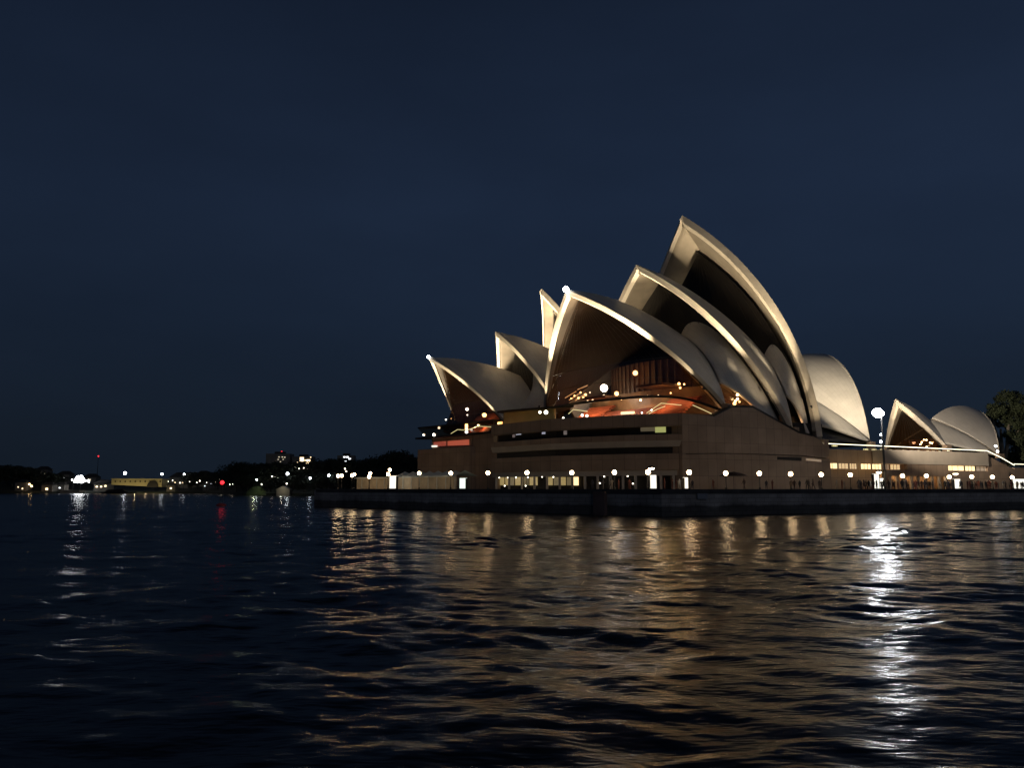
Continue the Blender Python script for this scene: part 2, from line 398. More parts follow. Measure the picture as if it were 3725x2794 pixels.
def closure(fr, root, h, d, th, name, m, t0=0.0, bulge=1.0, ns=12, ribs=True):
    """wall that closes the mouth of a vault, d metres behind its rim"""
    ts = np.linspace(t0, .995, 34); q = h.arc(d, ts, h.R - th - .05); us = np.linspace(-1, 1, 2 * ns + 1); V = []
    for p in q:
        for u in us: V.append(A([p[0] + bulge * (1 - u * u) * (1 if h.dir > 0 else 1) * (p[1] / 20), p[1] * u, p[2]]))
    n = len(us); F = [(i * n + j, i * n + j + 1, (i + 1) * n + j + 1, (i + 1) * n + j) for i in range(len(ts) - 1) for j in range(n - 1)]
    o = obj(name, fr.P(A(V)), F, m, root, True)
    if ribs:
        mb = MB()
        for u in us[1:-1:2]:
            pts = [fr.P(A([p[0] + bulge * (1 - u * u) * (p[1] / 20) + .15, p[1] * u, p[2]])) for p in q[2::3]]
            mb.tube(pts, .045, 4)
        mb.build('mullions', M_FRAME, o)
    return o
def side_shell(fr, root, f0, f1, near=True, jt=.22, name='side_shell', wm=None, bul=.8, rev=False):
    """infill shell lofted between two rib curves f0(t), f1(t), with a low triangular window under it"""
    s = A([1., 1, 1]) if near else MIR; nu, nv = 14, 20; V = []; UV = []
    for i in range(nu + 1):
        u = i / nu; j0 = jt * ((u if rev else 1 - u) ** 1.1) + .004
        ts = j0 + (1 - j0) * np.linspace(0, 1, nv + 1)
        q = (1 - u) * f0(ts) + u * f1(ts)
        q = q + A([0, 1., .35]) * (bul * 4 * u * (1 - u) * np.sin(np.pi * ts))[:, None]
        V.append(fr.P(q * s)); UV += [(t * 20, u * 7) for t in ts]
    n = nv + 1; V = np.vstack(V); F = [(i * n + j, i * n + j + 1, (i + 1) * n + j + 1, (i + 1) * n + j) for i in range(nu) for j in range(nv)]
    o = obj(name, V, F, M_TILE, root, True, None, UV)
    md = o.modifiers.new('thickness', 'SOLIDIFY'); md.thickness = .6; md.offset = -1
    W = []
    for i in range(nu + 1):
        u = i / nu; j0 = jt * ((u if rev else 1 - u) ** 1.1) + .004
        for t in (0.0, j0 * .5, j0):
            q = (1 - u) * f0(A([t])) + u * f1(A([t])); q = q + A([0, -.5, 0]); W.append(fr.P(q[0] * s))
    F = [(i * 3 + j, i * 3 + j + 1, (i + 1) * 3 + j + 1, (i + 1) * 3 + j) for i in range(nu) for j in range(2)]
    obj('side_window', W, F, wm or M_GLASS, root)
    return o

O_CH = (40.4675, 183.9824); K_CH = 1.025
CH = Frame(38.5, O_CH, K_CH)
hall = empty('concert_hall', CH.P(A([0., 0, 0])), 'largest vaulted hall with three tall cream roof shells and one rounded shell behind them', 'concert hall')
c1 = Half((21.5, 26.0, 19.3), (37.0, 0, 43.9), (4.9, 0, 39.4))
c2 = Half((4.9, 29.2, 15.5), (16.0, 0, 52.7), (-14.0, 0, 44.0))
c3 = Half((-3.07, 30.64, 13.31), (0, 0, 67.0), (-26.0, 0, 30.0))
c4 = Half((-32.66, 24.89, 14.2), (-57.0, 0, 40.5), (-29.0, 0, 30.9), 48.)
for h_, th_, rm in ((c1, .95, .65), (c2, 1.2, .75), (c3, 1.7, .9), (c4, 1.2, .25)):
    for nr in (True, False): add_vault(CH, hall, h_, th_, nr, rim=rm, inner=M_INNER_SHADE if h_ is c1 else (M_INNER_LIT if h_ is c3 else None))
closure(CH, hall, c3, 8.0, 2.5, 'louvre_wall', M_BRONZE)
closure(CH, hall, c2, 7.0, 1.7, 'louvre_wall', M_BRONZE)
closure(CH, hall, c4, 4.0, 1.6, 'louvre_wall', M_BRONZE, bulge=-1.0)
for nr in (True, False):
    side_shell(CH, hall, lambda t: c1.arc(c1.len, t), lambda t: c2.arc(10.0, t, c2.R - 2.6), nr, .19)
    side_shell(CH, hall, lambda t: c2.arc(c2.len, t), lambda t: c3.arc(12.0, t, c3.R - 2.8), nr, .20)
    side_shell(CH, hall, lambda t: c3.arc(c3.len, t), lambda t: c4.arc(c4.len, t), nr, .20, wm=M_BRONZE)

# concert hall glass front: closes the mouth of the first shell, then flares out as a skirt
def glass_front(fr, root, h, d, th, zk, zq, bulge, m, m_edge):
    tt = np.linspace(0, 1, 200); zz = h.arc(d, tt)[:, 2]; tk = float(np.interp(zk, zz, tt))
    ts = np.linspace(tk, .99, 18); q = h.arc(d, ts, h.R - th); us = np.linspace(-1, 1, 41); V = []; rows = 0
    for p in q[::-1]:
        f = (p[2] - q[0][2]) / (q[-1][2] - q[0][2])
        for u in us: V.append(A([p[0] + 3.0 * (1 - f) * (1 - u * u), p[1] * u, p[2]]))
        rows += 1
    ed = h.arc(d, np.linspace(tk, .0, 13), h.R - th); K = ed[0]; Q = ed[-1]
    for i, v in enumerate(np.linspace(0, 1, 13)[1:], 1):
        for u in us:
            k_ = A([K[0] + 3.0 * (1 - u * u), K[1] * u, K[2]]); q_ = A([Q[0] + bulge * (1 - u * u) ** .62, Q[1] * u, zq])
            e_ = ed[i] - ((1 - v) * K + v * A([Q[0], Q[1], zq]))
            p = (1 - v) * k_ + v * q_ + A([e_[0], e_[1] * u, e_[2] * abs(u) ** 6]); V.append(p)
        rows += 1
    n = len(us); F = [(i * n + j, i * n + j + 1, (i + 1) * n + j + 1, (i + 1) * n + j) for i in range(rows - 1) for j in range(n - 1)]
    g = obj('glass_wall', fr.P(A(V)), F, m, root, True)
    mb = MB(); VV = A(V).reshape(rows, n, 3)
    for j in range(2, n - 2, 2): mb.tube([fr.P(p + A([.08, 0, .05])) for p in VV[::2, j]], .016, 4)
    for i in (17, 23): mb.tube([fr.P(p + A([.08, 0, .05])) for p in VV[i, ::2]], .035, 4)
    mb.build('mullions', M_FRAME, g)
    mb = MB(); mb.tube([fr.P(p) for p in VV[-1]], .28, 6); mb.build('edge_beam', M_FRAME, root)
    return VV
QC = glass_front(CH, hall, c1, 2.6, 1.4, 30.0, 21.6, 9.0, M_GLASS, M_FRAME)

# ------------------------------------------------------------------ the second hall and the restaurant
O_TH = (8.9956, 226.4428)
TH = Frame(22.0, O_TH)
theatre = empty('theatre_hall', TH.P(A([0., 0, 0])), 'smaller vaulted hall behind the left end of the large hall, its three shells half hidden', 'theatre')
j1 = Half((18.3, 18.9, 19.7), (33.0, 0, 38.7), (.3, 0, 32.1))
j2 = Half((5.1, 20.0, 24.6), (13.9, 0, 47.0), (-16.3, 0, 35.5))
j3 = Half((-8.0, 20.8, 25.1), (0, 0, 60.0), (-21.2, 0, 30.0))
for h_, th_, rm in ((j1, .95, .65), (j2, 1.2, .75), (j3, 1.4, .8)):
    for nr in (True, False): add_vault(TH, theatre, h_, th_, nr, rim=rm, nd=22, nt=24, inner=M_INNER_SHADE if h_ is j1 else None)
closure(TH, theatre, j2, 6.0, 2.0, 'louvre_wall', M_BRONZE)
closure(TH, theatre, j3, 6.0, 2.2, 'louvre_wall', M_BRONZE)
for nr in (True, False):
    side_shell(TH, theatre, lambda t: j1.arc(j1.len, t), lambda t: j2.arc(8.0, t, j2.R - 2.2), nr, .12)
    side_shell(TH, theatre, lambda t: j2.arc(j2.len, t), lambda t: j3.arc(8.0, t, j3.R - 2.4), nr, .12)
QJ = glass_front(TH, theatre, j1, 2.2, 1.2, 27.0, 19.8, 9.5, M_GLASS, M_FRAME)

O_RE = (101.085, 212.0)
RE = Frame(34.0, O_RE)
rest = empty('restaurant_hall', RE.P(A([-20., 0, 12.])), 'small pair of cream shells on the podium at the right, beside the dark tree', 'restaurant')
r1 = Half((-7.2, 8.4, 14.8), (0, 0, 27.1), (-27.0, 0, 15.0))
r2 = Half((-24.71, 12.91, 12.77), (-42.73, 0, 26.45), (-16.5, 0, 22.95), 45.)
for h_, th_, rm in ((r1, 1.1, .6), (r2, .9, .2)):
    for nr in (True, False): add_vault(RE, rest, h_, th_, nr, rim=rm, nd=20, nt=22)
closure(RE, rest, r1, 2.6, 1.1, 'glass_wall', M_GLASS, bulge=.6)
closure(RE, rest, r2, 2.6, 1.0, 'glass_wall', M_GLASS2, bulge=-.6)
for nr in (True, False):
    side_shell(RE, rest, lambda t: r1.arc(r1.len * .55, t, r1.R - .9), lambda t: r2.arc(r2.len, t, r2.R - .9), nr, .12, wm=M_BRONZE)
# plinths that carry the shell feet
def pedestal(fr, root, h, zb, w=1.3, l=1.7):
    for s in (1, -1):
        q = fr.P(h.F * A([1, s, 1])); mb = MB(); ang = math.atan2(fr.a[1], fr.a[0]); p = fr.a * 1.0
        hgt = q[2] - zb + .3
        mb.box((q[0] - p[0] * .4, q[1] - p[1] * .4, zb + hgt / 2), l, w, hgt, ang); mb.build('pedestal', M_GRANITE, root)
for h_, zb in ((c1, 17.3), (c2, 12.0), (c3, 10.5), (c4, 12.0)): pedestal(CH, hall, h_, zb)
for h_, zb in ((j1, 16.0), (j2, 16.0), (j3, 16.0)): pedestal(TH, theatre, h_, zb, 1.3, 1.8)
for h_, zb in ((r1, 11.9), (r2, 11.9)): pedestal(RE, rest, h_, zb, 1.2, 2.6)

# ------------------------------------------------------------------ podium
W0 = A([31.1, 147.6]); WD = A([.879, .477]); WN = A([.477, -.879])       # west face: start, direction, outward normal
NL = [A(p) for p in ((-4.5, 175.5), (0., 170.2), (7.5, 160.6), (21.1, 151.5), (31.1, 147.6))]
def wp(px, py, off=0.): return on_line(px, py, W0 + WN * off, WD)
def wpt(t, z, off=0.): p = W0 + WD * t + WN * off; return A([p[0], p[1], z])
pod = empty('podium', (30, 175, 3.7), 'stepped pink granite podium of walls, terraces and window slots under the shells', 'podium')
def inset(poly, d):
    out = []; n = len(poly)
    for i in range(n):
        t0 = unit(poly[i] - poly[max(i - 1, 0)]) if i else unit(poly[1] - poly[0]); t1 = unit(poly[min(i + 1, n - 1)] - poly[i]) if i < n - 1 else t0
        t = unit(t0 + t1); out.append(poly[i] + A([-t[1], t[0]]) * d)
    return out
def band(name, z0, z1, m, out=0., depth=2.6, out0=None, parent=None, line=NL):
    """wall strip along the north edge; out0 lets its foot lean in"""
    a = inset(line, -out); a0 = inset(line, -(out if out0 is None else out0)); b = inset(line, depth); n = len(a); V = []; F = []
    for i in range(n): V += [(*a0[i], z0), (*a[i], z1), (*b[i], z1), (*b[i], z0)]
    for i in range(n - 1):
        for e in range(4): F.append((i * 4 + e, (i + 1) * 4 + e, (i + 1) * 4 + (e + 1) % 4, i * 4 + (e + 1) % 4))
    F += [(3, 2, 1, 0), tuple((n - 1) * 4 + e for e in range(4))]
    return obj(name, V, F, m, parent or pod)
# core behind the slots
core = inset(NL, 2.5)
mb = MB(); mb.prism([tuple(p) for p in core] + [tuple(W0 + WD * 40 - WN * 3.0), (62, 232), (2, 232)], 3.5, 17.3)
mb.build('podium_core', M_DARKREC, pod)  # near-black colour puts the shade inside the slots into the core
band('parapet', 15.3, 17.6, M_GRANITE, .0)
band('fascia', 12.72, 13.8, M_GRANITE, .15)
band('soffit', 11.55, 12.70, M_GRANITE2, .10, out0=-.35)  # pale tone paints in the lamplight from below
band('wall_panel', 7.3, 10.3, M_GRANITE, .0)
band('ledge', 6.3, 7.28, M_GRANITE2, -.35)
# dim window strips inside the two upper slots
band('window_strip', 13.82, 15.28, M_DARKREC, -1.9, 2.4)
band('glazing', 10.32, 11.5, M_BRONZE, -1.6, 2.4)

# west wall: tall stepped profile, then the lower terrace run to the stairs
prof = [(2482, 1504), (2597, 1514), (2663, 1480), (2739, 1481), (2798, 1514), (2853, 1544), (2907, 1574), (2956, 1586), (2985, 1602), (3010, 1634)]
top = [wp(*p) for p in prof]
low = [wp(3010, 1668), wp(2920, 1657), wp(2825, 1653), wp(2622, 1648), wp(2482, 1651)]
mb = MB(); mb.slab(top + low, -A([*WN, 0]) * 3.0); mb.build('upper_wall', M_GRANITE, pod)
mb = MB(); cap = [wp(*p, off=.12) for p in prof[1:8]]
for i in range(len(cap) - 1): mb.slab([cap[i] - A([0, 0, .12]), cap[i + 1] - A([0, 0, .12]), cap[i + 1] + A([0, 0, .28]), cap[i] + A([0, 0, .28])], -A([*WN, 0]) * 1.2)
mb.build('coping', M_FRAME, pod)
b0, b1, b2, b3, b4 = wp(2482, 1654, .35), wp(2622, 1651, .35), wp(2825, 1656, .35), wp(2920, 1660, .35), wp(3020, 1671, .35)
g = lambda p: A([p[0], p[1], 3.6])
mb = MB(); mb.slab([b0, b1, b2, b3, b4, g(b4), g(b0)], -A([*WN, 0]) * 3.4); mb.build('lower_wall', M_GRANITE, pod)
# dark slot of the lower wall: flat near-black panel, recess shade painted in
def slot(name, x0, y0, x1, y1, m, off=.36, dep=.05, parent=None):
    p = [wp(x0, y0, off), wp(x1, y1[0] if isinstance(y1, tuple) else y1, off)]
    zt0, zt1 = wp(x0, y0, off)[2], wp(x1, y0 + (y1[0] - y0 if isinstance(y1, tuple) else 0), off)[2]
    return p
def panel(name, pts, m, off, thick=.12, parent=None):
    """flat panel on the west face given by four photo corners"""
    q = [wp(*p, off=off) for p in pts]; mb = MB(); mb.slab(q, -A([*WN, 0]) * thick); return mb.build(name, m, parent or pod)
panel('slot_shade_panel', [(2828, 1662), (2916, 1665), (2916, 1677), (2828, 1673)], M_DARKREC, .42, .2)  # lies on the wall face; its black stands in for recess shade
# right-hand terrace block
TR = 121.0 - 0
t0 = 55.0; t1 = float((wp(3590, 1640)[0] - W0[0]) / WD[0])
ztop = 12.2
mb = MB()
mb.slab([wpt(t0, 9.2, .2), wpt(t1, 9.2, .2), wpt(t1, ztop, .2), wpt(t0, ztop, .2)], -A([*WN, 0]) * 3.0); mb.build('terrace_parapet', M_GRANITE2, pod)
mb = MB(); mb.prism([tuple(wpt(t0 - 16, 0, -3.05)[:2]), tuple(wpt(t1, 0, -3.05)[:2]), tuple(wpt(t1, 0, -75)[:2]), tuple(wpt(t0 - 16, 0, -75)[:2])], 3.5, ztop - .05); mb.build('terrace_block', M_GRANITE, pod)
# window strip z ~ 8.0..9.2 : lit panes between short piers
mb = MB()
zs0, zs1 = 7.9, 9.18
def tpx(px): p = wp(px, 1680); return float((p[0] - W0[0]) / WD[0])
mb.slab([wpt(t0, 3.6, .0), wpt(t1 + 9, 3.6, .0), wpt(t1 + 9, zs0, .0), wpt(t0, zs0, .0)], -A([*WN, 0]) * .8)
gaps = [(2995, 3300), (3448, 3612)]
cur = t0
for g0, g1 in gaps + [(None, None)]:
    e = t1 if g0 is None else tpx(g0)
    if e > cur + .1: mb.slab([wpt(cur, zs0, .0), wpt(e, zs0, .0), wpt(e, 9.2, .0), wpt(cur, 9.2, .0)], -A([*WN, 0]) * .8)
    if g0: cur = tpx(g1)
lower_terrace = mb
E_PANE = [emit('pane_glow_bright', (1.0, .70, .34), 1.7), emit('pane_glow_mid', (1.0, .66, .32), .75), emit('pane_glow_dim', (1.0, .66, .36), .22)]
for x0, x1, k in ((3002, 3058, 0), (3062, 3098, 1), (3102, 3128, 1), (3143, 3180, 0), (3184, 3218, 0), (3222, 3246, 2), (3250, 3286, 1), (3454, 3518, 0), (3522, 3558, 0), (3562, 3606, 2), (2948, 2990, 2)):
    a_, b_ = tpx(x0), tpx(x1)
    if x0 < 2990:
        panel('window', [(2932, 1668), (2988, 1673), (2988, 1681), (2932, 1676)], E_PANE[2], .40, .06); continue
    mb = MB(); mb.slab([wpt(a_, zs0 + .1, -.9), wpt(b_, zs0 + .1, -.9), wpt(b_, zs1 - .1, -.9), wpt(a_, zs1 - .1, -.9)], -A([*WN, 0]) * .06)
    for f in (0., .33, .66, 1.): mb.tube([wpt(a_ + (b_ - a_) * f, zs0 + .1, -.9), wpt(a_ + (b_ - a_) * f, zs1 - .1, -.9)], .07, 4, 1)
    mb.build('window', [E_PANE[k], M_FRAME], pod)
# concourse opening under the right terrace, with columns and a warm back wall
tc0, tc1 = tpx(3226), tpx(3455)
mb2 = MB()
def wallrun(a_, b_, z0, z1, off, th=.8): lower_terrace.slab([wpt(a_, z0, off), wpt(b_, z0, off), wpt(b_, z1, off), wpt(a_, z1, off)], -A([*WN, 0]) * th)
lower_terrace = MB()
wallrun(t0, tc0, 3.6, zs0, 0); wallrun(tc1, t1 + 14, 3.6, 6.0, 0); wallrun(tc1, t1 + 8, 6.0, zs0, 0); wallrun(tc0, tc1, 6.6, zs0, 0)
cur = t0
for g0, g1 in gaps + [(None, None)]:
    e = t1 if g0 is None else tpx(g0)
    if e > cur + .1: wallrun(cur, e, zs0, 9.2, 0)
    if g0: cur = tpx(g1)
lower_terrace.build('terrace_wall', M_GRANITE, pod)
M_CONC = mat('concourse_wall', (.38, .24, .13), .6, .3, .8)
mb = MB(); mb.slab([wpt(tc0, 3.6, -3.0), wpt(tc1, 3.6, -3.0), wpt(tc1, 6.6, -3.0), wpt(tc0, 6.6, -3.0)], -A([*WN, 0]) * .04); mb.build('concourse_wall', M_CONC, pod)
for i in range(9):
    t = tc0 + (tc1 - tc0) * (i + .5) / 9; mb = MB(); mb.box(wpt(t, 5.15, -.5), .5, .5, 2.9, math.atan2(WD[1], WD[0])); mb.build('column', M_GRANITE2, pod)
for i in range(5): 
    q = wpt(tc0 + (tc1 - tc0) * (i + .5) / 5, 6.2, -1.7); point(q, 55, (1, .62, .30), .15)
# lit handrail round the terrace and down the steps
mb = MB(); hr = [wp(2983, 1613, -.3), wp(3280, 1626, -.3), wp(3590, 1640, -.3), wp(3640, 1664, -.3), wp(3690, 1693, -.3)]
for i in range(len(hr) - 1): mb.tube([hr[i], hr[i + 1]], .085, 6)
for i in range(2):
    for f in np.linspace(0, 1, 22): p = hr[i] * (1 - f) + hr[i + 1] * f; mb.tube([A([p[0], p[1], ztop - .2]), p], .04, 4, 1)
mb.build('lit_handrail', [E_RAIL, M_FRAME], pod)
mb = MB(); s0, s1 = hr[2], hr[4]; st = 14
for i in range(st):
    f = (i + .5) / st; p = s0 * (1 - f) + s1 * f; z = p[2] - 1.1
    L_ = np.linalg.norm((s1 - s0)[:2]) / st
    mb.box((p[0] - WN[0] * 9 + 0, p[1] - WN[1] * 9, (z + 3.6) / 2), L_, 18, z - 3.6, math.atan2(WD[1], WD[0]))
mb.build('grand_steps', M_GRANITE, pod)
mb = MB(); e0 = hr[4]; e1 = e0 + A([WD[0], WD[1], 0]) * 22; mb.tube([A([e0[0], e0[1], e0[2] + .3]), A([e1[0], e1[1], e0[2] + .2])], .08, 6); mb.build('lit_handrail', E_RAIL, pod)
mb = MB(); mb.slab([A([*e0[:2], 3.6]), A([*e1[:2], 3.6]), A([*e1[:2], e0[2] - .6]), A([*e0[:2], e0[2] - .6])], -A([*WN, 0]) * 6); mb.build('forecourt_wall', M_GRANITE, pod)
# things seen over the parapet: bright terrace lights below the rail
for px, py, k in ((3036, 1622, 1), (3150, 1636, 0), (3180, 1637, 0), (3210, 1637, 0), (3240, 1638, 0), (3285, 1640, 0), (3315, 1641, 0), (3342, 1641, 0), (3375, 1642, 0), (3395, 1643, 0), (3418, 1643, 0), (3450, 1640, 0)):
    p = wp(px, py, -3.6); mb = MB(); z = max(p[2], ztop + .15)
    mb.box((p[0], p[1], z), 1.6 if px < 3215 else .7, .12, .28, math.atan2(WD[1], WD[0])); mb.build('terrace_light', E_GOLD, pod)

# small lights, furniture of the slots along the north edge
def npt(px, py, back):
    """point on the north edge line moved back by `back` metres"""
    best = None; d = ray(px, py); L_ = inset(NL, back)
    for i in range(len(L_) - 1):
        p0, p1 = L_[i], L_[i + 1]; dd = p1 - p0; n = A([-dd[1], dd[0]]); k = ((p0 - CAM[:2]) @ n) / (d[:2] @ n); q = CAM + d * k
        f = ((q[:2] - p0) @ dd) / (dd @ dd)
        if -.02 <= f <= 1.02: best = q
    if best is None: best = on_line(px, py, L_[0], L_[1] - L_[0])
    return best
def quad_on_n(name, x0, x1, y0, y1, m, back, parent=None, th=.06):
    a_, b_ = npt(x0, (y0 + y1) / 2, back), npt(x1, (y0 + y1) / 2, back)
    zt, zb = npt(x0, y0, back)[2], npt(x0, y1, back)[2]; mb = MB(); t = unit((b_ - a_)[:2]); nn = A([-t[1], t[0], 0])
    mb.slab([A([*a_[:2], zb]), A([*b_[:2], zb]), A([*b_[:2], zt]), A([*a_[:2], zt])], nn * th); return mb.build(name, m, parent or pod)
for x0, x1, y0, y1, m in ((1877, 1895, 1573, 1582, emit('cool_pane', (.8, .85, 1), 1.0)), (1971, 1983, 1566, 1580, emit('cool_dim_pane', (.8, .82, 1), .35)), (2050, 2062, 1562, 1582, emit('pale_dim_pane', (.9, .75, .7), .12)), (1864, 1873, 1575, 1592, emit('rosy_dim_pane', (.9, .7, .7), .10)), (2383, 2422, 1549, 1574, emit('olive_pane', (.75, .78, .25), .42)), (2330, 2383, 1548, 1570, emit('olive_dim_pane', (.62, .5, .28), .10)), (2462, 2470, 1564, 1570, emit('violet_pane', (.8, .7, 1), .5))):
    quad_on_n('window', x0, x1, y0, y1, m, 1.75)
# ground level: glazed bays glowing gold, then dark bays
for i, (x0, x1, m) in enumerate(((1812, 1834, 1), (1838, 1852, 1), (1856, 1870, 2), (1874, 1902, 1), (1906, 1922, 2), (1926, 1955, 1), (1990, 2010, 1), (2014, 2032, 2), (2036, 2058, 1), (2062, 2078, 2), (2085, 2104, 0))):
    quad_on_n('bay_window', x0, x1, 1736, 1766, (E_PANE[0], emit('bay_glow', (1.0, .72, .26), .28), emit('bay_glow_soft', (1.0, .75, .34), .10))[m], 2.3)
for px, py in ((1816, 1738), (1848, 1738), (1877, 1738), (1920, 1737), (1972, 1735), (2013, 1736), (2175, 1736), (2198, 1734), (2283, 1733), (2302, 1760), (2182, 1758), (1836, 1768), (1912, 1768), (1946, 1770)):
    q = npt(px, py, .9); mb = MB(); mb.ball(q, .13, 8, 6); mb.build('downlight', E_SPARK, pod)
for i in range(15):
    px = 1806 + i * 46; q = npt(px, 1750, .5); mb = MB(); mb.box((q[0], q[1], 5.0), .45, .45, 2.6); mb.build('column', M_GRANITE2, pod)

# foyer of the large hall: floor, timber drum, carpeted rise, lamps
mb = MB(); pl = [CH.P(A([x, y, 0]))[:2] for x, y in ((31, -24), (33, 0), (30, 24), (22, 26), (4, 26), (4, -26), (22, -26))]
mb.prism([tuple(p) for p in pl], 17.35, 17.75); mb.build('foyer_floor', M_FLOOR, hall)
mb = MB(); pl = [CH.P(A([15 - .02 * w * w, w, 0]))[:2] for w in np.linspace(-13, 13, 13)] + [CH.P(A([9, 13, 0]))[:2], CH.P(A([9, -13, 0]))[:2]]
mb.prism([tuple(p) for p in pl], 17.7, 32.0); drum = mb.build('timber_drum', M_WOOD, hall)
mb = MB()
for w in np.linspace(-12.5, 12.5, 17): q = CH.P(A([15.2 - .02 * w * w, w, 0])); mb.box((q[0], q[1], 24.8), .35, .35, 14.2, math.atan2(CH.a[1], CH.a[0]))
mb.build('timber_ribs', M_WOOD, drum)
mb = MB()
for w0, w1, z in ((-12, -5, 24.0), (4, 11, 25.2)):
    mb.prism([tuple(CH.P(A([x, w, 0]))[:2]) for x, w in ((16, w0), (22, w0), (22, w1), (15.5, w1))], z, z + .5)
mb.build('balcony', M_WOOD, hall)
for s in (-1, 1):
    mb = MB()
    for i in range(10):
        q0 = CH.P(A([16 + i * .75, s * 12, 0])); z = 22.6 - i * .48
        mb.box((q0[0], q0[1], z), .85, 8, .35, math.atan2(CH.a[1], CH.a[0]))
    mb.build('foyer_stair', M_CARPET, hall)
mb = MB(); pl = [CH.P(A([x, w, 0]))[:2] for x, w in ((19, -12), (25, -8), (26.5, 0), (25, 8), (19, 12))]
V = [(*p, 17.8) for p in pl] + [(*(CH.P(A([18.0, w, 0]))[:2]), 21.2) for w in (-14, -8, 0, 8, 14)]
mb.add(V, [(i, i + 1, 5 + i + 1, 5 + i) for i in range(4)]); mb.build('carpet_rise', M_CARPET, hall)
def foyer_lamp(fr, root, px, py, s, r, m):
    q = fr.on_s(px, py, s); mb = MB(); mb.ball(q, r, 10, 7); return mb.build('foyer_lamp', m, root), q
for px, py, s, r, m in ((2197, 1412, 19, .85, E_FOYER), (2197, 1440, 19, .26, E_SPARK), (2311, 1357, 18, .55, E_WARM), (2243, 1432, 21, .48, E_WARM), (2322, 1446, 22, .18, E_WARM), (2330, 1456, 22, .2, E_WARM), (2395, 1439, 21, .2, E_SPARK), (2420, 1443, 21, .24, E_WARM), (2470, 1396, 17, .3, E_WARM), (2474, 1411, 17, .24, E_WARM), (2489, 1398, 17, .2, E_WARM), (2130, 1436, 20, .3, E_WARM), (2112, 1428, 19, .2, E_WARM), (2156, 1456, 22, .22, E_SPARK), (2138, 1459, 22, .22, E_SPARK), (2090, 1440, 20, .2, E_WARM), (2078, 1450, 20, .18, E_WARM), (2104, 1448, 20, .26, E_WARM), (2122, 1446, 20, .22, E_WARM), (2146, 1428, 19, .16, E_SPARK), (2260, 1452, 22, .16, E_WARM), (2356, 1440, 20, .16, E_SPARK), (2440, 1430, 19, .16, E_WARM), (2087, 1375, 17, .5, E_DIMROSE)):
    foyer_lamp(CH, hall, px, py, s, r, m)
mb = MB(); pl = [CH.P(A([16.5 - .013 * w * w, w, 0]))[:2] for w in np.linspace(-20, 20, 15)] + [CH.P(A([10.3, 20, 0]))[:2], CH.P(A([10.3, -20, 0]))[:2]]
mb.prism([tuple(p) for p in pl], 17.76, 25.2); mb.build('lobby_wall', mat('lobby_panel', (.26, .16, .085), .6, .4, .35), hall)
for s_, w_, z_, e_ in ((21, -16, 21.0, 420), (20.5, 17, 21.5, 420), (23.5, -7, 20.0, 300), (22.5, 10, 20.5, 300)): point(CH.P(A([s_, w_, z_])), e_, (1, .56, .25), .4)  # unseen point lights added to spread an amber glow behind the glass
for px, py, s, r in ((2682, 1437, 15, .22), (2683, 1452, 15, .24), (2672, 1468, 16, .34), (2690, 1462, 14, .18), (2674, 1460, 16, .2)): foyer_lamp(CH, hall, px, py, s, r, E_WARM)
for s0, s1, zb, zt, e_ in ((6, 19, 15.5, 22.5, 260), (-2.5, 3.0, 13.5, 18.5, 60)):
    mb = MB(); w_ = 21.5 if s0 > 0 else 25.0; mb.slab([CH.P(A([s0, w_, zb])), CH.P(A([s1, w_, zb])), CH.P(A([s1, w_, zt])), CH.P(A([s0, w_, zt]))], -CH.b * .4); mb.build('side_foyer_wall', M_WOOD, hall)
    point(CH.P(A([(s0 + s1) / 2, w_ + 2.6, zb + 3.6])), e_, (1, .56, .26), .3)
# slanting lines of light on the stair balustrades
mb = MB()
for a_, b_ in (((2055, 1448), (2096, 1424)), ((2100, 1418), (2138, 1402)), ((2070, 1456), (2110, 1430)), ((2092, 1458), (2128, 1434))):
    mb.tube([CH.on_s(*a_, 20), CH.on_s(*b_, 18)], .13, 5)
mb.build('stair_light', emit('stair_glow', (1, .55, .25), 1.1), hall)
mb = MB()
for pl in (((2068, 1506), (2086, 1490), (2138, 1497)), ((2352, 1503), (2405, 1467), (2478, 1474)), ((2520, 1474), (2556, 1490), (2588, 1505)), ((2360, 1506), (2392, 1488), (2420, 1478))):
    mb.tube([npt(x, y, 3.2) if x < 2470 else wp(x, y, -1.5) for x, y in pl], .075, 5)
mb.build('lit_handrail', E_GOLD, hall)
mb = MB()
for px, py in ((2135, 1513), (2118, 1511)): mb.ball(npt(px, py, 2.8), .26, 10, 7)
for px, py, r in ((2049, 1521, .2), (2335, 1502, .16), (1964, 1500, .3), (1986, 1500, .42), (2370, 1492, .15)): mb.ball(npt(px, py, 3.0), r, 8, 6)
mb.build('terrace_lamps', emit('terrace_lamp_glow', (1, .95, .75), 5), hall)
q = quad_on_n('bar_glow_panel', 2258, 2308, 1499, 1508, emit('bar_glow', (1.0, .80, .42), 1.6), 5.5, hall)  # emissive panel: the glow of the lit counter is put into its material
point(CH.P(A([21, 3, 19.3])), 800, (1, .45, .18), .5); point(CH.P(A([22, -6, 20.0])), 160, (1, .6, .25), .5)
point(CH.P(A([21, 10, 22.0])), 420, (1, .58, .25), .5); point(CH.P(A([21, -11, 21.0])), 420, (1, .55, .25), .5); point(CH.P(A([20.5, -2, 23])), 560, (.95, .9, .85), .5)
point(CH.P(A([26, 16, 19.6])), 120, (1, .75, .25), .5)
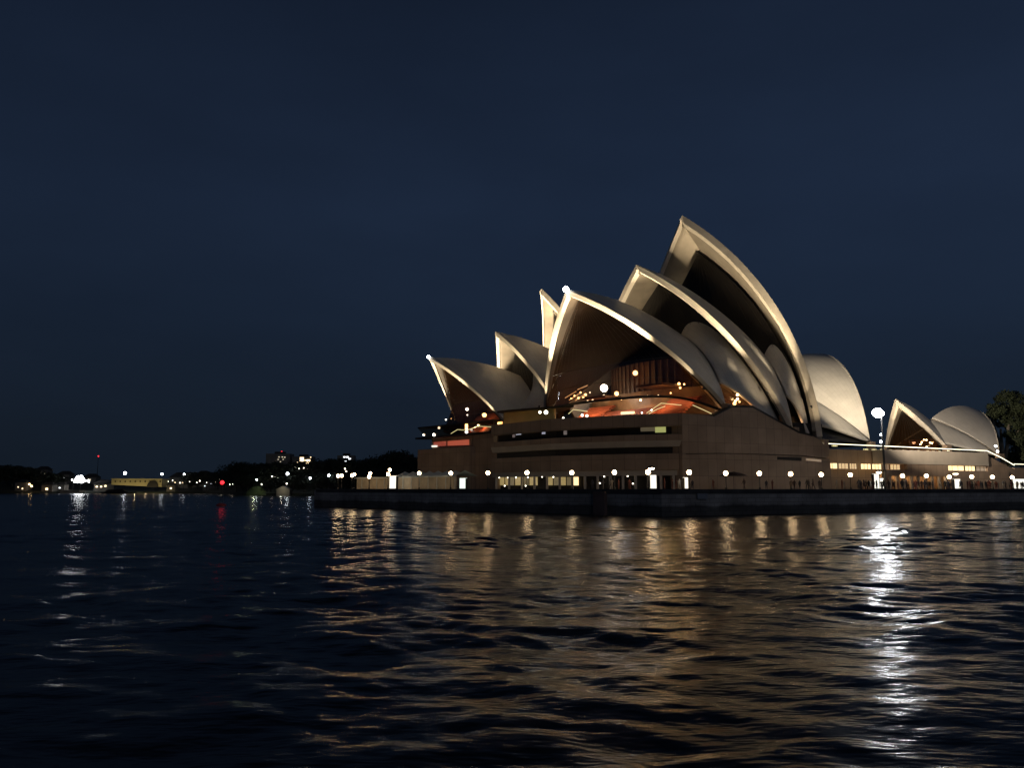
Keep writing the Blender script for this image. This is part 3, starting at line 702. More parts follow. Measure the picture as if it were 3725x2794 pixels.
# canopy and gallery between the two halls
mb = MB(); mb.prism([(-3.5, 189.5), (-1.6, 186.8), (8.4, 178.6), (13.5, 176.0), (12, 186), (3, 196)], 21.55, 21.95); mb.build('gallery_canopy', M_FRAME, hall)
mb = MB(); mb.slab([A([-2, 189, 17.4]), A([9.5, 180, 17.4]), A([9.5, 180, 21.55]), A([-2, 189, 21.55])], A([.3, .4, 0])); mb.build('gallery_wall', mat('gallery_plaster', (.30, .24, .12), .7, .2, .4), hall)
point(A([2.5, 181.5, 19.6]), 35, (1, .75, .3), .4); point(A([8, 176.5, 19.6]), 60, (1, .78, .35), .4)

# small hall: podium end, terrace edge, foyer
JB = [A(p) for p in ((-24.4, 209.5), (-13.8, 197.3), (-4.4, 184.9))]
mb = MB(); mb.prism([(-24.0, 207.0), (-10.0, 191.5), (2, 196), (30, 232), (-6, 240)], 3.5, 13.7); mb.build('north_block', M_GRANITE, theatre)
mb = MB(); mb.prism([(-20.5, 208), (-9.6, 193.4), (3, 198), (28, 233), (-6, 240)], 13.7, 16.5); mb.build('upper_block', M_GRANITE, theatre)
mb = MB(); mb.prism([(-25.0, 209.6), (-13.8, 196.4), (-4.2, 184.2), (2, 190), (-8, 215)], 16.5, 16.95); mb.build('terrace_slab', M_FRAME, theatre)
mb = MB(); mb.prism([tuple(p) for p in JB] + [(-2, 188), (-7, 200), (-16, 212)], 19.35, 19.65); mb.build('terrace_canopy', M_FRAME, theatre)
a_ = JB; b_ = [A(p) for p in ((-22.0, 208.4), (-12.2, 196.9), (-4.0, 186.0))]
V = [(*p, 19.4) for p in a_] + [(*p, 16.9) for p in b_]; obj('terrace_glass', V, [(0, 1, 4, 3), (1, 2, 5, 4)], M_GLASS, theatre)
mb = MB(); mb.prism([(-9.4, 193.2), (-4.2, 184.6), (-3.2, 176.6), (0, 178), (8, 200)], 3.5, 16.5); mb.build('side_wall', M_GRANITE, theatre)
def jl(px, py, k=0.): return on_line(px, py, A([-20.5, 208]) + A([.75, .66]) * 0 + A([-.6, -.55]) * k, A([10.9, -14.6]))
def jpan(name, x0, x1, y0, y1, m, k, par):
    mb = MB(); q = [jl(x0, y0[0], k), jl(x1, y0[1], k), jl(x1, y1[1], k), jl(x0, y1[0], k)]; mb.slab(q, A([.05, .05, 0])); return mb.build(name, m, par)
M_REDW = emit('red_window_glow', (.60, .085, .045), .40)
jpan('red_window', 1577, 1622, (1609, 1605), (1625, 1622), M_REDW, .15, theatre); jpan('red_window', 1628, 1706, (1605, 1599), (1622, 1619), emit('red_window_glow_b', (.66, .11, .05), .52), .15, theatre)
jpan('window', 1570, 1590, (1621, 1621), (1627, 1626), E_SIGN, .3, theatre)
mb = MB(); pl = [TH.P(A([x, y, 0]))[:2] for x, y in ((14, -8), (14, 8), (9, 8), (9, -8))]; mb.prism([tuple(p) for p in pl], 16.9, 26.5); mb.build('timber_drum', M_WOOD, theatre)
mb = MB(); pl = [TH.P(A([x, y, 0]))[:2] for x, y in ((24, -13), (26, 0), (23, 13), (12, 18), (12, -18))]; mb.prism([tuple(p) for p in pl], 16.95, 17.2); mb.build('foyer_floor', M_FLOOR, theatre)
V = [(*(TH.P(A([x, w, 0]))[:2]), z) for w in (-12, -4, 4, 12) for x, z in ((21.5, 18.0), (15.5, 24.5))]
mb = MB(); mb.add(V, [(0, 1, 3, 2), (2, 3, 5, 4), (4, 5, 7, 6)]); mb.build('carpet_rise', M_CARPET, theatre)
for px, py, s, r, m in ((1699, 1489, 20, .42, E_WHITE), (1762, 1510, 19, .6, E_WARM), (1622, 1527, 22, .22, E_SPARK), (1641, 1523, 22, .22, E_SPARK), (1700, 1510, 20, .15, E_WHITE)): foyer_lamp(TH, theatre, px, py, s, r, m)
point(TH.P(A([20.5, 6, 20.5])), 800, (1, .40, .2), .5); point(TH.P(A([20, -4, 22.0])), 500, (1, .5, .28), .5)
mb = MB()
mb.tube([jl(1640, 1578, 1), jl(1664, 1563, 1), jl(1698, 1566, 1), jl(1738, 1551, 1), jl(1798, 1554, 1)], .07, 5); mb.build('lit_handrail', E_GOLD, theatre)
mb = MB()
for px, py, r in ((1542, 1582, .3), (1579, 1582, .4), (1597, 1557, .3), (1697, 1572, .35)): mb.ball(jl(px, py, 1.2), r, 8, 6)
mb.build('terrace_lamps', emit('terrace_lamp_cool', (1, .97, .85), 5), theatre)
jpan('door', 1692, 1701, (1543, 1543), (1562, 1562), E_WARM, .6, theatre)
q0 = on_line(1800, 1536, A([-4.4, 184.9]), A([10.9, -14.6])); q1 = on_line(1838, 1560, A([-4.4, 184.9]), A([10.9, -14.6]))
mb = MB(); mb.box((q0 + q1) / 2, 1.6, .2, 1.6, math.atan2(-14.6, 10.9)); mb.build('kiosk_window', emit('orange_glow', (1, .36, .10), 3.0), theatre)
point(A([-9.0, 190.5, 18.2]), 170, (1, .75, .32), .3); point(A([-3.5, 183, 18.0]), 110, (1, .7, .3), .3)

# restaurant foyer lamps
for px, py in ((3361, 1600), (3370, 1601), (3353, 1609), (3383, 1611), (3390, 1613), (3348, 1617), (3371, 1626)): foyer_lamp(RE, rest, px, py, -6.0, .17, E_WARM)
point(RE.P(A([-5.5, 0, 15.5])), 110, (1, .45, .2), .4)
mb = MB(); pl = [RE.P(A([x, y, 0]))[:2] for x, y in ((-9.5, -5), (-9.5, 5), (-10.2, 5), (-10.2, -5))]; mb.prism([tuple(p) for p in pl], 12.2, 17.0); mb.build('inner_wall', M_WOOD, rest)

# spark lights on the tips of the two lowest shells
for fr, h_, root, r in ((CH, c1, hall, .62), (TH, j1, theatre, .42)):
    q = fr.P(h_.T + A([.75, 0, .1])); mb = MB(); mb.ball(q, r, 10, 7); mb.build('tip_lamp', E_WHITE, root); point(q + fr.a * 1.2 - A([0, 0, .9]), 90, (.9, .95, 1), .2)
# ------------------------------------------------------------------ quay, promenade
QC0 = A([21.0, 115.0]); QW = A([.8746, .4848]); QN = unit(A([-43., 178.]) - QC0)
DECK = 3.7
qA = QC0 + QW * 260; qB = A([-43., 178.]); qC = A([-44., 196.]); qD = A([-20., 260.])
poly = [tuple(QC0), tuple(qA), tuple(qA + A([-40, 120])), tuple(qD + A([60, 60])), tuple(qD), tuple(qC), tuple(qB)]
mb = MB(); mb.prism(poly, -2.0, DECK - .18); wall = mb.build('sea_wall', M_SEAWALL)
tag(wall, 'long dark stone sea wall dropping from the promenade to the water', 'sea wall')
mb = MB(); mb.prism(poly, DECK - .176, DECK); o = mb.build('promenade', M_PAVE); tag(o, 'paved promenade between the sea wall and the podium', 'promenade', kind='structure')
def qline(d_in, west=True):
    if west: n = A([-QW[1], QW[0]]); return QC0 + n * d_in, QW
    n = A([-QN[1], QN[0]]); n = n if n @ A([1, 1]) > 0 else -n; return QC0 + n * d_in, QN
def qpt(px, py, d_in, west=True): p, d = qline(d_in, west); return on_line(px, py, p, d)
n_w = -A([-QW[1], QW[0]]); n_n = -(qline(1, False)[0] - QC0)
mb = MB()
for p0, d, L_, n in ((QC0, QW, 258, n_w), (QC0, QN, 89, n_n)):
    a_ = p0 + n * .12; b_ = p0 + d * L_ + n * .12
    mb.slab([A([*a_, DECK - .5]), A([*b_, DECK - .5]), A([*b_, DECK + .12]), A([*a_, DECK + .12])], -A([*n, 0]) * .6)
mb.build('kerb', mat('kerb_stone', (.075, .07, .066), .8, .3, .4), wall)
q0 = qpt(2162, 1800, -.25, False); q1 = qpt(2204, 1800, -.25, False)
mb = MB(); c_ = (q0 + q1) / 2; mb.box((c_[0], c_[1], 1.7), np.linalg.norm((q1 - q0)[:2]), .7, 3.5, math.atan2(QN[1], QN[0])); mb.build('pier', mat('pink_pier', (.17, .11, .095), .8, .2, .5), wall)['label'] = 'pinkish concrete pier at the corner'
q0 = qpt(2537, 1806, -.32); q1 = qpt(2574, 1806, -.32); c_ = (q0 + q1) / 2
mb = MB(); mb.box(c_, np.linalg.norm((q1 - q0)[:2]), .08, .75, math.atan2(QW[1], QW[0])); o = mb.build('sign_plate', mat('pale_sign', (.30, .31, .33), .5, .1, 2)); tag(o, 'blank pale grey plate fixed to the dark sea wall', 'sign')

# globe lamps
def make_lamp(px, py, d_in, west, label):
    q = qpt(px, py, d_in, west); z = q[2]; e = empty('globe_lamp', (q[0], q[1], DECK), label, 'street lamp', 'globe lamps along the promenade')
    mb = MB(); mb.lathe((q[0], q[1], DECK), [(.16, 0), (.16, .35), (.07, .45), (.055, z - DECK - .42), (.13, z - DECK - .36), (.13, z - DECK - .28)], 8); mb.build('post', M_POLE, e)
    mb = MB(); mb.ball((q[0], q[1], z), .34, 12, 8); mb.build('globe', E_GLOBE[int(px * 7) % 3], e, True); return e
LAMPS_N = [(1230, 1732, 'leftmost globe lamp at the tip of the promenade'), (1243, 1731, 'globe lamp close beside the leftmost one at the tip'),
 (1281, 1730, 'globe lamp standing alone just left of the low beige pavilion'), (1343, 1735, 'globe lamp over the left half of the low beige pavilion'),
 (1412, 1726, 'globe lamp beside the lit white sign box at the left of the marquee'), (1525, 1722, 'globe lamp before the middle of the scalloped marquee'),
 (1640, 1722, 'globe lamp before the right end of the scalloped marquee'), (1775, 1721, 'globe lamp before the blank wall left of the golden bays'),
 (1917, 1720, 'globe lamp in front of the middle of the golden ground floor bays'), (2080, 1720, 'globe lamp in front of the right end of the golden bays'),
 (2235, 1719, 'globe lamp before the dark ground floor bays')]
LAMPS_W = [(2357, 1718, 'globe lamp beside the tall lit sign box near the quay corner'), (2507, 1719, 'globe lamp above the narrow lit kiosk screen'),
 (2640, 1722, 'globe lamp before the plain wall under the tall sloping wall, nearest the narrow screen'), (2762, 1723, 'second globe lamp right of the narrow lit screen'), (2876, 1725, 'globe lamp under the dark slot in the granite wall'),
 (2987, 1727, 'globe lamp under the left end of the lit window strip'), (3093, 1728, 'globe lamp under the middle of the lit window strip'),
 (3283, 1732, 'globe lamp just right of the tall mast, before the concourse'), (3370, 1732, 'globe lamp before the middle of the concourse columns'), (3453, 1736, 'globe lamp just left of the lit advertising box'),
 (3535, 1735, 'globe lamp right of the lit advertising box under the steps'), (3610, 1736, 'globe lamp at the foot of the lit step rail'), (3682, 1737, 'rightmost globe lamp beside the bright kiosk')]
for px, py, lb in LAMPS_N: make_lamp(px, py, 3.0, False, lb)
for px, py, lb in LAMPS_W: make_lamp(px, py, 3.0, True, lb)
for px, py, d_in, lb in ((1347, 1722, 16, 'yellowish globe lamp behind the low beige pavilion'), (1418, 1710, 20, 'high small lamp behind the lit white sign box'), (1289, 1727, 14, 'globe lamp behind the one left of the low beige pavilion')): make_lamp(px, py, d_in, False, lb)

# sign boxes and kiosks
def sign_box(name, px0, px1, py0, d_in, west, label, m, cat='sign', py1=None):
    p0, d = qline(d_in, west); a_ = on_line(px0, 1760, p0, d); b_ = on_line(px1, 1760, p0, d); c_ = (a_ + b_) / 2; w = np.linalg.norm((b_ - a_)[:2]); z1 = on_line(px0, py0, p0, d)[2]
    z0 = DECK if py1 is None else on_line(px0, py1, p0, d)[2]
    e = empty(name, (c_[0], c_[1], z0), label, cat); ang = math.atan2(d[1], d[0]); h = z1 - z0
    mb = MB(); mb.box((c_[0], c_[1], z0 + .11), w + .1, .5, .22, ang); mb.box((c_[0], c_[1], z1 - .05), w + .1, .5, .1, ang)
    for s in (-1, 1): mb.box((c_[0] + s * d[0] * w / 2, c_[1] + s * d[1] * w / 2, z0 + h / 2), .1, .5, h - .32 + .0, ang)
    mb.build('casing', M_POLE, e)
    mb = MB(); mb.box((c_[0], c_[1], z0 + h / 2 + .06), w - .1, .36, h - .34, ang); mb.build('lit_panel', m, e)
    return e
sign_box('sign_box', 1419, 1444, 1730, 6, False, 'tall lit white sign box at the left end of the scalloped marquee', E_SIGN)
sign_box('doorway_kiosk', 1674, 1697, 1738, 9, False, 'lit greenish white booth just right of the marquee', emit('booth_glow', (.85, 1.0, .88), 1.2), 'kiosk')
sign_box('sign_box', 2361, 2386, 1726, 5, True, 'tall lit white sign box near the corner of the quay', E_SIGN)
sign_box('screen_kiosk', 2486, 2501, 1735, 5, True, 'narrow lit white kiosk screen on the promenade', E_SIGN, 'kiosk')
sign_box('screen_kiosk', 3176, 3196, 1722, 5, True, 'lit white upper kiosk left of the tall mast', E_SIGN, 'kiosk')
sign_box('menu_board', 3192, 3212, 1738, 8, True, 'lower lit white board close behind the kiosk by the mast', E_SIGN, 'sign')
sign_box('advertising_box', 3468, 3491, 1741, 5, True, 'lit white advertising box with a dark red edge below the steps', E_SIGN)
sign_box('ticket_booth', 3680, 3760, 1741, 14, True, 'wide bright white kiosk at the right edge of the picture', E_SIGN, 'kiosk')
def area_lamp(px, py, d_in, west, label, w=.9):
    q = qpt(px, py, d_in, west); e = empty('shaded_lamp', (q[0], q[1], DECK), label, 'lamp')
    mb = MB(); mb.tube([(q[0], q[1], DECK), (q[0], q[1], q[2] - .1)], .06, 6); mb.build('post', M_POLE, e)
    mb = MB(); mb.lathe((q[0], q[1], q[2]), [(w * .7, -.08), (w * .6, .1), (.1, .3)], 12); mb.build('lamp_shade', M_POLE, e)
    mb = MB(); mb.ball((q[0], q[1], q[2] - .12), w * .5, 12, 6, sz=.5); mb.build('bulb', E_LAMP, e)
area_lamp(2369, 1701, 7, True, 'shaded lamp high above the tall sign box near the corner')
area_lamp(3197, 1716, 7, True, 'shaded lamp above the kiosk left of the tall mast')
area_lamp(3476, 1722, 7, True, 'shaded lamp above the lit advertising box')

# marquee with a scalloped roof edge, low pavilion beside it
M_TENT = mat('tent_fabric', (.50, .54, .52), .8, .08, 1.0); M_TENTW = mat('tent_wall', (.42, .36, .27), .8, .2, .6)
p0, d = qline(9, False); a_ = on_line(1655, 1750, p0, d)[:2]; b_ = on_line(1437, 1750, p0, d)[:2]; nn = -n_n; L_ = np.linalg.norm(b_ - a_); dd = unit(b_ - a_)
e = empty('marquee', (*((a_ + b_) / 2), DECK), 'long pale marquee with a scalloped roof on the promenade at left', 'marquee')
zt = on_line(1525, 1713, p0, d)[2]; ze = on_line(1525, 1733, p0, d)[2]; ns = 7; V = []; F = []; steps = 8
for i in range(ns * steps + 1):
    f = i / (ns * steps); ph = (f * ns) % 1.0; z = zt - .75 * math.sin(math.pi * ph) ** .7 if 0 < ph < 1 else zt
    p = a_ + dd * L_ * f; V += [(*(p + nn * 0), ze - .25), (*(p + nn * .05), ze), (*(p + nn * 2.6), z), (*(p + nn * 6), ze)]
for i in range(ns * steps):
    for k in range(3): F.append((i * 4 + k, (i + 1) * 4 + k, (i + 1) * 4 + k + 1, i * 4 + k + 1))
obj('roof', V, F, M_TENT, e, True)
mb = MB(); mb.slab([A([*(a_ + nn * .3), DECK]), A([*(b_ + nn * .3), DECK]), A([*(b_ + nn * .3), ze]), A([*(a_ + nn * .3), ze])], A([*nn, 0]) * .1); mb.build('side_wall', M_TENTW, e)
for i in range(ns + 1): 
    p = a_ + dd * L_ * i / ns; mb = MB(); mb.tube([(*p, DECK), (*p, ze)], .09, 6); mb.build('post', M_TENT, e)
for f in (.15, .5, .85): point((*(a_ + dd * L_ * f - nn * 2.2), DECK + 2.2), 22, (1, .8, .5), .2)
a_ = on_line(1434, 1750, p0, d)[:2]; b_ = on_line(1298, 1750, p0, d)[:2]; L_ = np.linalg.norm(b_ - a_)
e = empty('pavilion', (*((a_ + b_) / 2), DECK), 'low flat roofed beige pavilion at the far left end of the promenade', 'pavilion')
z1 = on_line(1400, 1741, p0, d)[2]
mb = MB(); mb.slab([A([*a_, DECK]), A([*b_, DECK]), A([*b_, z1]), A([*a_, z1])], A([*nn, 0]) * 5); mb.build('wall', M_TENTW, e)
mb = MB(); mb.slab([A([*(a_ - dd * .4 - nn * .4), z1 + .01]), A([*(b_ + dd * .4 - nn * .4), z1 + .01]), A([*(b_ + dd * .4 - nn * .4), z1 + .3]), A([*(a_ - dd * .4 - nn * .4), z1 + .3])], A([*nn, 0]) * 5.8); mb.build('roof', M_TENT, e)
for i in range(5): p = a_ + (b_ - a_) * (i + .2) / 5 - nn * .15; mb = MB(); mb.tube([(*p, DECK), (*p, z1)], .08, 6); mb.build('post', M_TENT, e)
point((*((a_ + b_) / 2 - nn * 3), DECK + 2.2), 22, (1, .75, .45), .2)

# floodlight mast
q = qpt(3217, 1700, 7, True); top = A([q[0], q[1], qpt(3217, 1507, 7)[2]])
e = empty('floodlight_mast', (q[0], q[1], DECK), 'tall thin dark mast with a blazing white floodlight between the shells', 'light mast')
mb = MB(); mb.tube([(q[0], q[1], DECK), (q[0], q[1], top[2] + .3)], [.24, .15], 8); mb.build('pole', M_POLE, e)
d1 = A([QW[0], QW[1], 0]); c_ = top - d1 * 1.1
mb = MB(); mb.tube([top, top - d1 * 2.4], .08, 6); mb.build('crossarm', M_POLE, e)
nrm = A([*n_w, 0])
for ux, uz in ((-.95, 0), (-.32, .42), (.32, .42), (.95, 0), (-.32, -.36), (.32, -.36), (0, .02)):
    p = top - d1 * (1.3 - ux) + A([0, 0, .1 + uz]) + nrm * .3; mb = MB(); mb.ball(p, .44, 14, 9); mb.build('floodlight', E_FLOOD, e, True)  # ball group widened so its shape takes in the glare of the light
mb = MB(); mb.slab([top - d1 * (1.3 + 1.32 * math.cos(t)) + A([0, 0, .12 + .8 * math.sin(t)]) + nrm * .02 for t in np.linspace(0, 2 * math.pi, 21)[:-1]], -nrm * .22); mb.build('light_shield', M_POLE, e)  # plate added behind the balls to keep their light off the granite wall
FLOODQ = top - nrm * .9 - d1 * 1.3
for px, py, lb in ((3206, 1582, 'upper small white lamp on a post behind the mast'), (3204, 1607, 'lower small white lamp on a post behind the mast'), (3622, 1623, 'upper white lamp on the stair head beside the pale trunk'), (3628, 1643, 'lower white lamp on the stair head beside the pale trunk')):
    q = wp(px, py, -6); e = empty('post_lamp', (q[0], q[1], ztop - .05), lb, 'lamp'); mb = MB(); mb.tube([(q[0], q[1], ztop - .05), (q[0], q[1], q[2])], .06, 6); mb.build('post', M_POLE, e)
    mb = MB(); mb.ball(q, .28, 10, 7); mb.build('bulb', E_WHITE, e)

# ------------------------------------------------------------------ people on the promenade
def person_mesh(joints, edges, rad):
    me = bpy.data.meshes.new('person_cage'); me.from_pydata(joints, edges, []); o = bpy.data.objects.new('person_cage', me); COL.objects.link(o)
    s = o.modifiers.new('skin', 'SKIN'); s.use_smooth_shade = True
    for i, v in enumerate(me.skin_vertices[0].data): v.radius = rad[i]; v.use_root = (i == 0)
    o.modifiers.new('sub', 'SUBSURF').levels = 1
    dg = bpy.context.evaluated_depsgraph_get(); out = bpy.data.meshes.new_from_object(o.evaluated_get(dg)); bpy.data.objects.remove(o); return out
def pose(leg, arm, turn):
    J = [(0, 0, .95), (0, 0, 1.15), (0, .01, 1.38), (0, 0, 1.50), (0, .02, 1.60), (0, .02, 1.72),
         (-.10, 0, .90), (-.11, leg, .48), (-.11, leg * 1.2 - .02, .07), (-.11, leg * 1.2 + .13, .03), (.10, 0, .90), (.11, -leg, .48), (.11, -leg * 1.3 - .05, .07), (.11, -leg * 1.3 + .09, .03),
         (-.19, 0, 1.40), (-.23, -arm * .5, 1.14), (-.24, arm * .4 + .05, .92), (-.24, arm * .5 + .08, .82), (.19, 0, 1.40), (.24, arm * .6, 1.14), (.22, arm * 1.2 + .10, .95 + turn), (.20, arm * 1.3 + .14, .87 + turn)]
    Eg = [(0, 1), (1, 2), (2, 3), (3, 4), (4, 5), (0, 6), (6, 7), (7, 8), (8, 9), (0, 10), (10, 11), (11, 12), (12, 13), (2, 14), (14, 15), (15, 16), (16, 17), (2, 18), (18, 19), (19, 20), (20, 21)]
    rr = [(.16, .12), (.14, .11), (.17, .12), (.065, .065), (.085, .10), (.075, .085), (.10, .10), (.068, .07), (.045, .05), (.04, .035), (.10, .10), (.068, .07), (.045, .05), (.04, .035), (.07, .07), (.05, .05), (.036, .036), (.04, .025), (.07, .07), (.05, .05), (.036, .036), (.04, .025)]
    return person_mesh(J, Eg, rr)
PM = []
for cols, args in (((.03, .032, .045), (.02, .05, 0)), ((.07, .05, .045), (.16, .12, 0)), ((.22, .2, .18), (.05, .12, .25)), ((.02, .02, .022), (-.14, .1, .0)), ((.14, .05, .04), (.0, .02, .3))):
    me = pose(*args); me.name = 'person'; me.materials.append(mat('clothing', cols, .85, .2, 4)); PM.append(me)
PR = random.Random(21); spots = []
for _ in range(96):
    r = PR.random(); px = 2640 + 1085 * (r ** .55) if PR.random() < .85 else 2090 + 520 * r
    spots.append((px, PR.uniform(2.2, 15)))
spots += [(PR.uniform(3120, 3720), PR.uniform(2.0, 7)) for _ in range(46)]
def wh(px):
    for a_, b_, t in ((0, 2330, 'before the dark ground floor bays'), (2330, 2640, 'near the quay corner'), (2640, 2930, 'before the plain granite wall'), (2930, 3215, 'below the lit window strip'), (3215, 3460, 'before the concourse columns'), (3460, 3650, 'below the lit steps'), (3650, 9999, 'before the bright kiosk at the right edge')):
        if a_ <= px < b_: return t
for i, (px, d_in) in enumerate(spots):
    q = qpt(px, 1770, d_in, px > 2330); me = PM[i % 5]; o = bpy.data.objects.new('person', me); COL.objects.link(o); o.location = (q[0], q[1], DECK)
    o.rotation_euler = (0, 0, PR.uniform(0, 6.28)); s = PR.uniform(.92, 1.07); o.scale = (s, s, s)
    tag(o, 'dark figure of a person on the promenade ' + wh(px), 'person', 'people strolling along the promenade')
# cafe umbrellas, furniture
def umbrella(px, py, d_in, label, r=2.0):
    q = qpt(px, py, d_in); e = empty('market_umbrella', (q[0], q[1], DECK), label, 'umbrella'); mb = MB(); mb.tube([(q[0], q[1], DECK), (q[0], q[1], q[2])], .04, 6); mb.build('pole', M_POLE, e)
    mb = MB(); mb.lathe((q[0], q[1], q[2]), [(r, -.75), (r * .55, -.3), (.06, 0)], 8); mb.build('canopy', mat('dark_canvas', (.06, .035, .025), .9, .2, 2), e)
umbrella(2668, 1716, 17, 'dark closed-topped umbrella standing against the plain granite wall', 2.6)

# ------------------------------------------------------------------ trees
def leaf_mat(name, c):
    return mat(name, c, .8, .45, .35)
M_LEAF = leaf_mat('fig_leaves', (.038, .050, .022)); M_LEAF2 = leaf_mat('far_leaves', (.022, .028, .017)); M_BARK = mat('pale_bark', (.22, .19, .15), .9, .3, 1.5); M_BARK2 = mat('dark_bark', (.05, .042, .032), .9, .3, 1.5)
def crown_mesh(rng, blobs, n, size):
    V = []; F = []
    w = A([b[3] ** 2 for b in blobs]); w = w / w.sum()
    for _ in range(n):
        b = blobs[rng.choice(len(blobs), p=w)]; v = rng.normal(size=3); v /= np.linalg.norm(v); rr = b[3] * (rng.uniform(.35, 1.0) ** .5) * rng.uniform(.85, 1.12)
        c = A(b[:3]) + v * rr * A([1, 1, .75]); u = rng.normal(size=3); u /= np.linalg.norm(u); t = np.cross(u, v + .01); t /= np.linalg.norm(t) + 1e-6; s = size * rng.uniform(.5, 1.4)
        k = len(V); V += [c - u * s, c + t * s * .6, c + u * s, c - t * s * .6]; F.append((k, k + 1, k + 2, k + 3))
    return V, F
def make_tree(name, base, hgt, rad, seed, label, n=1500, leaf=.6, m=M_LEAF, bark=M_BARK2, group=None, trunk=.35, nb=9):
    rng = np.random.default_rng(seed); base = A(base, float); e = empty(name, base, label, 'tree', group)
    blobs = []; mb = MB(); th = hgt * trunk; mb.tube([base - A([0, 0, .4]), base + A([rng.normal(0, .2), rng.normal(0, .2), th])], [hgt * .03, hgt * .02], 7)
    for i in range(nb):
        a = i * 2.4 + rng.uniform(0, .8); rr = rad * rng.uniform(.15, .72); z = th + (hgt - th) * rng.uniform(.12, .86); br = rad * rng.uniform(.28, .5)
        c = base + A([math.cos(a) * rr, math.sin(a) * rr, min(z, hgt - br * .7)]); blobs.append((*c, br)); mb.tube([base + A([0, 0, th * rng.uniform(.75, 1)]), base * .5 + c * .5 + A([0, 0, th * .2]), c], [hgt * .016, hgt * .011, hgt * .004], 5)
    mb.build('trunk', bark, e); V, F = crown_mesh(rng, blobs, n, leaf); obj('crown', V, F, m, e); return e
def copy_tree(e, loc, rz, s, label):
    r = e.copy(); COL.objects.link(r); r.location = Vector(loc); r.rotation_euler = (0, 0, rz); r.scale = s; r['label'] = label
    for ch in list(e.children): c = ch.copy(); COL.objects.link(c); c.parent = r
    return r
# big tree beside the restaurant
b = at(3668, 1700, 236); b[2] = 5.0
e = empty('fig_tree', b, 'big dark tree with pale forked trunk behind the right end of the terrace', 'tree')
mb = MB(); tp = lambda px, py: at(px, py, 236)
mb.tube([b, tp(3650, 1690), tp(3645, 1640), tp(3640, 1560)], [.9, .75, .6, .3], 8); mb.tube([tp(3652, 1690), tp(3664, 1620), tp(3668, 1550), tp(3690, 1500)], [.6, .5, .4, .15], 8); mb.tube([tp(3645, 1640), tp(3620, 1560), tp(3610, 1520)], [.4, .25, .1], 6); mb.tube([tp(3664, 1620), tp(3710, 1560)], [.35, .12], 6)
mb.build('trunk', M_BARK, e); rng = np.random.default_rng(4); bl = []
for px, py, r in ((3690, 1445, 2.6), (3660, 1440, 2.4), (3635, 1452, 1.6), (3625, 1490, 2.5), (3660, 1490, 3.4), (3700, 1485, 3.4), (3735, 1500, 4), (3608, 1508, 2.0), (3640, 1530, 3.0), (3690, 1540, 3.4), (3730, 1560, 4), (3600, 1480, 1.2), (3695, 1600, 3.0), (3735, 1620, 4), (3690, 1655, 3), (3730, 1670, 3.6), (3770, 1560, 5), (3790, 1640, 5), (3665, 1580, 1.6), (3672, 1680, 2.2)):
    q = at(px, py, 236 + rng.uniform(-4, 4)); bl.append((*q, r * 1.0))
V, F = crown_mesh(rng, bl, 15000, .36); obj('crown', V, F, M_LEAF, e)
for i, (px, hh, lb) in enumerate(((3600, 9, 'low dark bushy tree behind the head of the lit steps'), (3560, 7, 'small dark tree behind the right foot of the small rounded shell'))):
    q = at(px, 1700, 246); q[2] = 8; make_tree('bushy_tree', q, hh, 4.5, 60 + i, lb, 1600, .45)

# far-shore trees
fr_rng = random.Random(5)
protos = []
specs = []
TOPS = [(0, 1690), (120, 1698), (230, 1730), (700, 1716), (771, 1709), (830, 1712), (852, 1692), (880, 1679), (923, 1679), (961, 1690), (1002, 1679), (1068, 1687), (1146, 1673), (1217, 1668), (1271, 1674), (1325, 1676), (1361, 1663), (1393, 1668), (1423, 1645), (1445, 1638), (1472, 1656), (1515, 1665), (1600, 1660)]
for k, (px, d_, low) in enumerate([(850 + 17.3 * i, 30 + 26 * (i * .618 % 1), 0) for i in range(41)] + [(868 + 41 * i, 8 + 6 * (i % 3), 1) for i in range(16)] + [(10 + 24 * i, 30 + 20 * (i % 2), 0) for i in range(10)] + [(705 + 24 * i, 28, 0) for i in range(6)]):
    top = float(np.interp(px, [t[0] for t in TOPS], [t[1] for t in TOPS])) + (k * 7919 % 13) - 3 + low * 42
    g_ = land_point(px, d_); hh = EYE + (1778 - top) / FPX * g_[1] - g_[2] + .5
    specs.append((px, d_, max(3.0, hh)))
kinds = ('broad dark tree', 'tall ragged dark tree', 'rounded dark tree')
def farlab(px, d_, hh):
    k = 'in the woodland right of the grassy bank' if px > 1000 else ('above the grassy bank on the far shore' if px > 850 else ('behind the red beacon on the far shore' if px > 700 else 'on the dark headland at the far left'))
    return ('small dark tree ' if hh < 8 else 'dark tree ') + k
for i, (px, d_, hh) in enumerate(specs):
    q = land_point(px, d_) - A([0, 0, .5]); lb = farlab(px, d_, hh)
    if i < 4:
        protos.append((make_tree('dark_tree', q, hh, hh * .62, 30 + i, lb, 1500, hh * .035, M_LEAF2, M_BARK2, 'trees of the far shore', .22, 11), hh))
    else:
        p, h0 = protos[i % 4]; s = hh / h0; copy_tree(p, q, fr_rng.uniform(0, 6.28), (s * fr_rng.uniform(.9, 1.3), s * fr_rng.uniform(.9, 1.3), s), lb)

